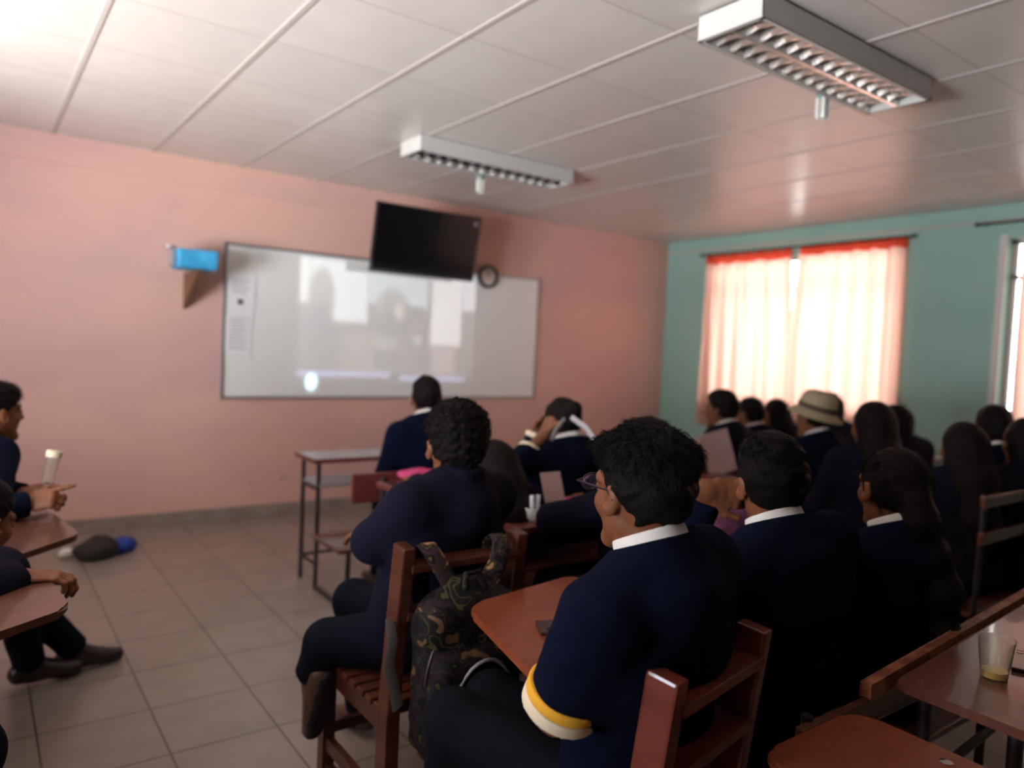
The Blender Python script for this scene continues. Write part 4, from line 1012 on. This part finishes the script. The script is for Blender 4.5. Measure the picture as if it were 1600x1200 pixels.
# pink pouch, cup, papers on the far desks
def lump(name,label,cat,c,r,m,amp=.006,fr=60,h=.007,loc=None,group=None):
    T=sdf_obj(name,noisy(inter(ell(c,r),half(V(c[0],c[1],c[2]-r[2]*.75),V(0,0,-1)),k=.01),amp,fr,c[0]),V(*c)-np.array(r)*1.3-.01,V(*c)+np.array(r)*1.3+.01,h,M[m])
    return tag(T,label,cat,group)
c=onz(652,741,.80); lump('pencil_pouch','bright pink pouch on the maroon desk behind the front-row boy','pouch',(c[0],c[1],.80),(.10,.06,.030),'pink_cloth')
c=onz(848,778,.81); lump('pencil_pouch','rose pink pouch on the desk with the white cup','pouch',(c[0],min(c[1],2.24),.805),(.09,.05,.035),'pink_cloth')
c=onz(808,798,.785)
T=thing('small_cup','small white cup holding white sticks on the third-row desk','cup',(1.72,2.17,.78))
MB().lathe([(0,0),(.030,0),(.040,.012),(.043,.05),(.040,.05),(.036,.014),(0,.008)],(1.72,2.17,.781),24).build('cup_wall',M['ivory'],T,True)
for dx in(-.015,.015): MB().tube([(1.72+dx*.5,2.17,.79),(1.72+dx,2.17,.875)],.009,8).build('stick',M['paper'],T,True)
c=V(1.86,2.22,.782)
T=thing('propped_paper','pale sheet propped upright on the third-row desk, beside the white cup','paper',(c[0],c[1],.781))
MB().bar((1.86,2.20,.781),(1.86,2.26,.94),.10,.003,up=(0,1,0),bev=0).build('sheet',M['paper_pink'],T)
# notebook standing in front of the hat pupil
a=onz(1122,728,.752); 
T=thing('notebook','pale rose notebook standing upright on a desk, left of the beige hat','notebook',(3.62,2.75,.751))
MB().bar((3.58,2.75,.751),(3.52,2.80,.99),.17,.006,up=(.6,.8,0),bev=.001).build('cover',M['paper_pink'],T)
MB().bar((3.587,2.757,.753),(3.527,2.807,.985),.16,.006,up=(.6,.8,0),bev=.0).build('pages',M['paper'],T)
T=thing('folder','yellow folder lying on the desk near the green wall','folder',(4.22,2.05,.751))
MB().box((4.22,2.05,.757),(.24,.13,.010),R2(.2),.002).build('cover',M['yellow_paper'],T)
MB().box((4.22,2.05,.7635),(.22,.12,.003),R2(.2),0).build('sheets',M['paper'],T)
# purple knitted bundle on the dark desk
c=V(1.93,1.47,.86)
T=sdf_obj('knitted_bundle',noisy(noisy(union([ell(c,(.16,.085,.115)),ell(c+V(-.10,-.02,-.03),(.09,.075,.09)),ell(c+V(.09,.0,.06),(.09,.07,.08))],.04),.010,30),.004,75),c-.28,c+.28,.008,M['purple'])
tag(T,'purple knitted garment bundled on the desk behind the boy leaning on his hand','garment')
# things on the floor by the salmon wall
lump('cloth_bag','crumpled dark brown bag on the floor near the salmon wall','bag',(.645,5.16,.06),(.125,.10,.075),'dark_cloth',.014,25,.009)
lump('cloth_bag','crumpled royal blue bag on the floor beside the dark brown one','bag',(.81,5.24,.045),(.085,.07,.055),'blue_bag',.010,30,.008)
T=sdf_obj('crumpled_paper',noisy(ell((.50,5.26,.03),(.05,.04,.03)),.008,50),(.38,5.1,-.02),(.62,5.34,.1),.006,M['ivory']); tag(T,'pale crumpled paper on the floor left of the dark bag','paper')

# =================================================================== PROJECTOR BEAM (real light, picture carried by the lamp)
PP=(2.95,-1.4,1.62)
sp=bpy.data.lights.new('projector_light','SPOT'); sp.spot_size=R_(40); sp.spot_blend=0; sp.shadow_soft_size=.012; sp.energy=900
so=bpy.data.objects.new('projector_light',sp); C.objects.link(so); so.location=PP; so.rotation_euler=(PI/2,0,0)
sp.use_nodes=True; nt=sp.node_tree; em=[n for n in nt.nodes if n.type=='EMISSION'][0]
tc=nt.nodes.new('ShaderNodeTexCoord'); se=nt.nodes.new('ShaderNodeSeparateXYZ'); nt.links.new(tc.outputs['Normal'],se.inputs[0])
az=math_(nt,'ABSOLUTE',se.outputs[2]); Dw=Y1-PP[1]
u=math_(nt,'MULTIPLY_ADD',math_(nt,'DIVIDE',se.outputs[0],az),Dw,PP[0]); v=math_(nt,'MULTIPLY_ADD',math_(nt,'DIVIDE',se.outputs[1],az),Dw,PP[2])
# u,v are now metres along / up the front wall
def rect(x0,x1,z0,z1,soft=.02):
    def edge(val,a,b):
        m=nt.nodes.new('ShaderNodeMapRange'); m.inputs[1].default_value=a; m.inputs[2].default_value=b; nt.links.new(val,m.inputs[0]); return m.outputs[0]
    a=math_(nt,'MULTIPLY',edge(u,x0-soft,x0+soft),edge(u,x1+soft,x1-soft)); b=math_(nt,'MULTIPLY',edge(v,z0-soft,z0+soft),edge(v,z1+soft,z1-soft))
    return math_(nt,'MULTIPLY',a,b)
def oval(x,z,rx,rz,soft=.35):
    a=math_(nt,'POWER',math_(nt,'ABSOLUTE',math_(nt,'DIVIDE',math_(nt,'SUBTRACT',u,x),rx)),2.0); b=math_(nt,'POWER',math_(nt,'ABSOLUTE',math_(nt,'DIVIDE',math_(nt,'SUBTRACT',v,z),rz)),2.0)
    m=nt.nodes.new('ShaderNodeMapRange'); m.inputs[1].default_value=1+soft; m.inputs[2].default_value=1-soft; nt.links.new(math_(nt,'ADD',a,b),m.inputs[0]); return m.outputs[0]
frame=rect(2.12,3.81,1.08,2.085,.012)
img=mixc(nt,rect(2.12,3.81,1.15,2.085),(.05,.05,.06),(.16,.15,.15))
layers=[(rect(2.12,2.21,1.72,2.085),(.95,.97,1.0)),(rect(2.21,2.72,1.58,2.085),(.92,.95,1.0)),(rect(2.72,3.30,1.75,2.085),(.62,.72,.80)),(rect(3.34,3.66,1.42,2.085),(.95,.94,1.0)),(rect(3.66,3.81,1.75,2.085),(.85,.86,.95)),
 (oval(2.31,1.77,.115,.24),(.30,.28,.28)),(oval(2.30,1.45,.13,.30),(.12,.12,.13)),(oval(2.95,1.72,.16,.17),(.32,.30,.30)),(oval(3.05,1.50,.26,.26),(.15,.14,.14)),(oval(3.02,1.70,.055,.075),(.55,.48,.44)),(oval(2.86,1.42,.14,.06),(.34,.32,.30)),(oval(3.2,1.45,.04,.05),(.4,.4,.38)),
 (rect(3.36,3.60,1.15,1.40),(.42,.34,.36)),(rect(2.52,2.80,1.16,1.52),(.30,.23,.22)),
 (rect(2.10,2.95,1.125,1.16),(.55,.58,1.1)),(rect(3.05,3.72,1.095,1.135),(.5,.54,1.0)),(oval(2.245,1.07,.055,.075),(1.6,2.6,3.1))]
for m_,c_ in layers: img=mixc(nt,m_,img,c_)
frame=math_(nt,'MAXIMUM',frame,oval(2.245,1.07,.055,.075))
img=mixc(nt,frame,(0,0,0),img)
nt.links.new(img,em.inputs[0]); em.inputs[1].default_value=1.0

# repeats of a kind share a group phrase
GR={'chair':'wooden chairs of the pupils','desk':'school desks in rows','bench':'school benches behind the desks','curtain':'peach curtains on the green wall',
    'curtain rod':'curtain rods above the windows','phone':'phones lying on the desks','pouch':'pink pouches on the desks','bag':'crumpled bags on the floor','light bulb':'bulbs hanging from the ceiling','person':'pupils seated in the classroom'}
for o in list(C.objects):
    if o.parent is None and o.get('category') in GR and not o.get('group'): o['group']=GR[o['category']]
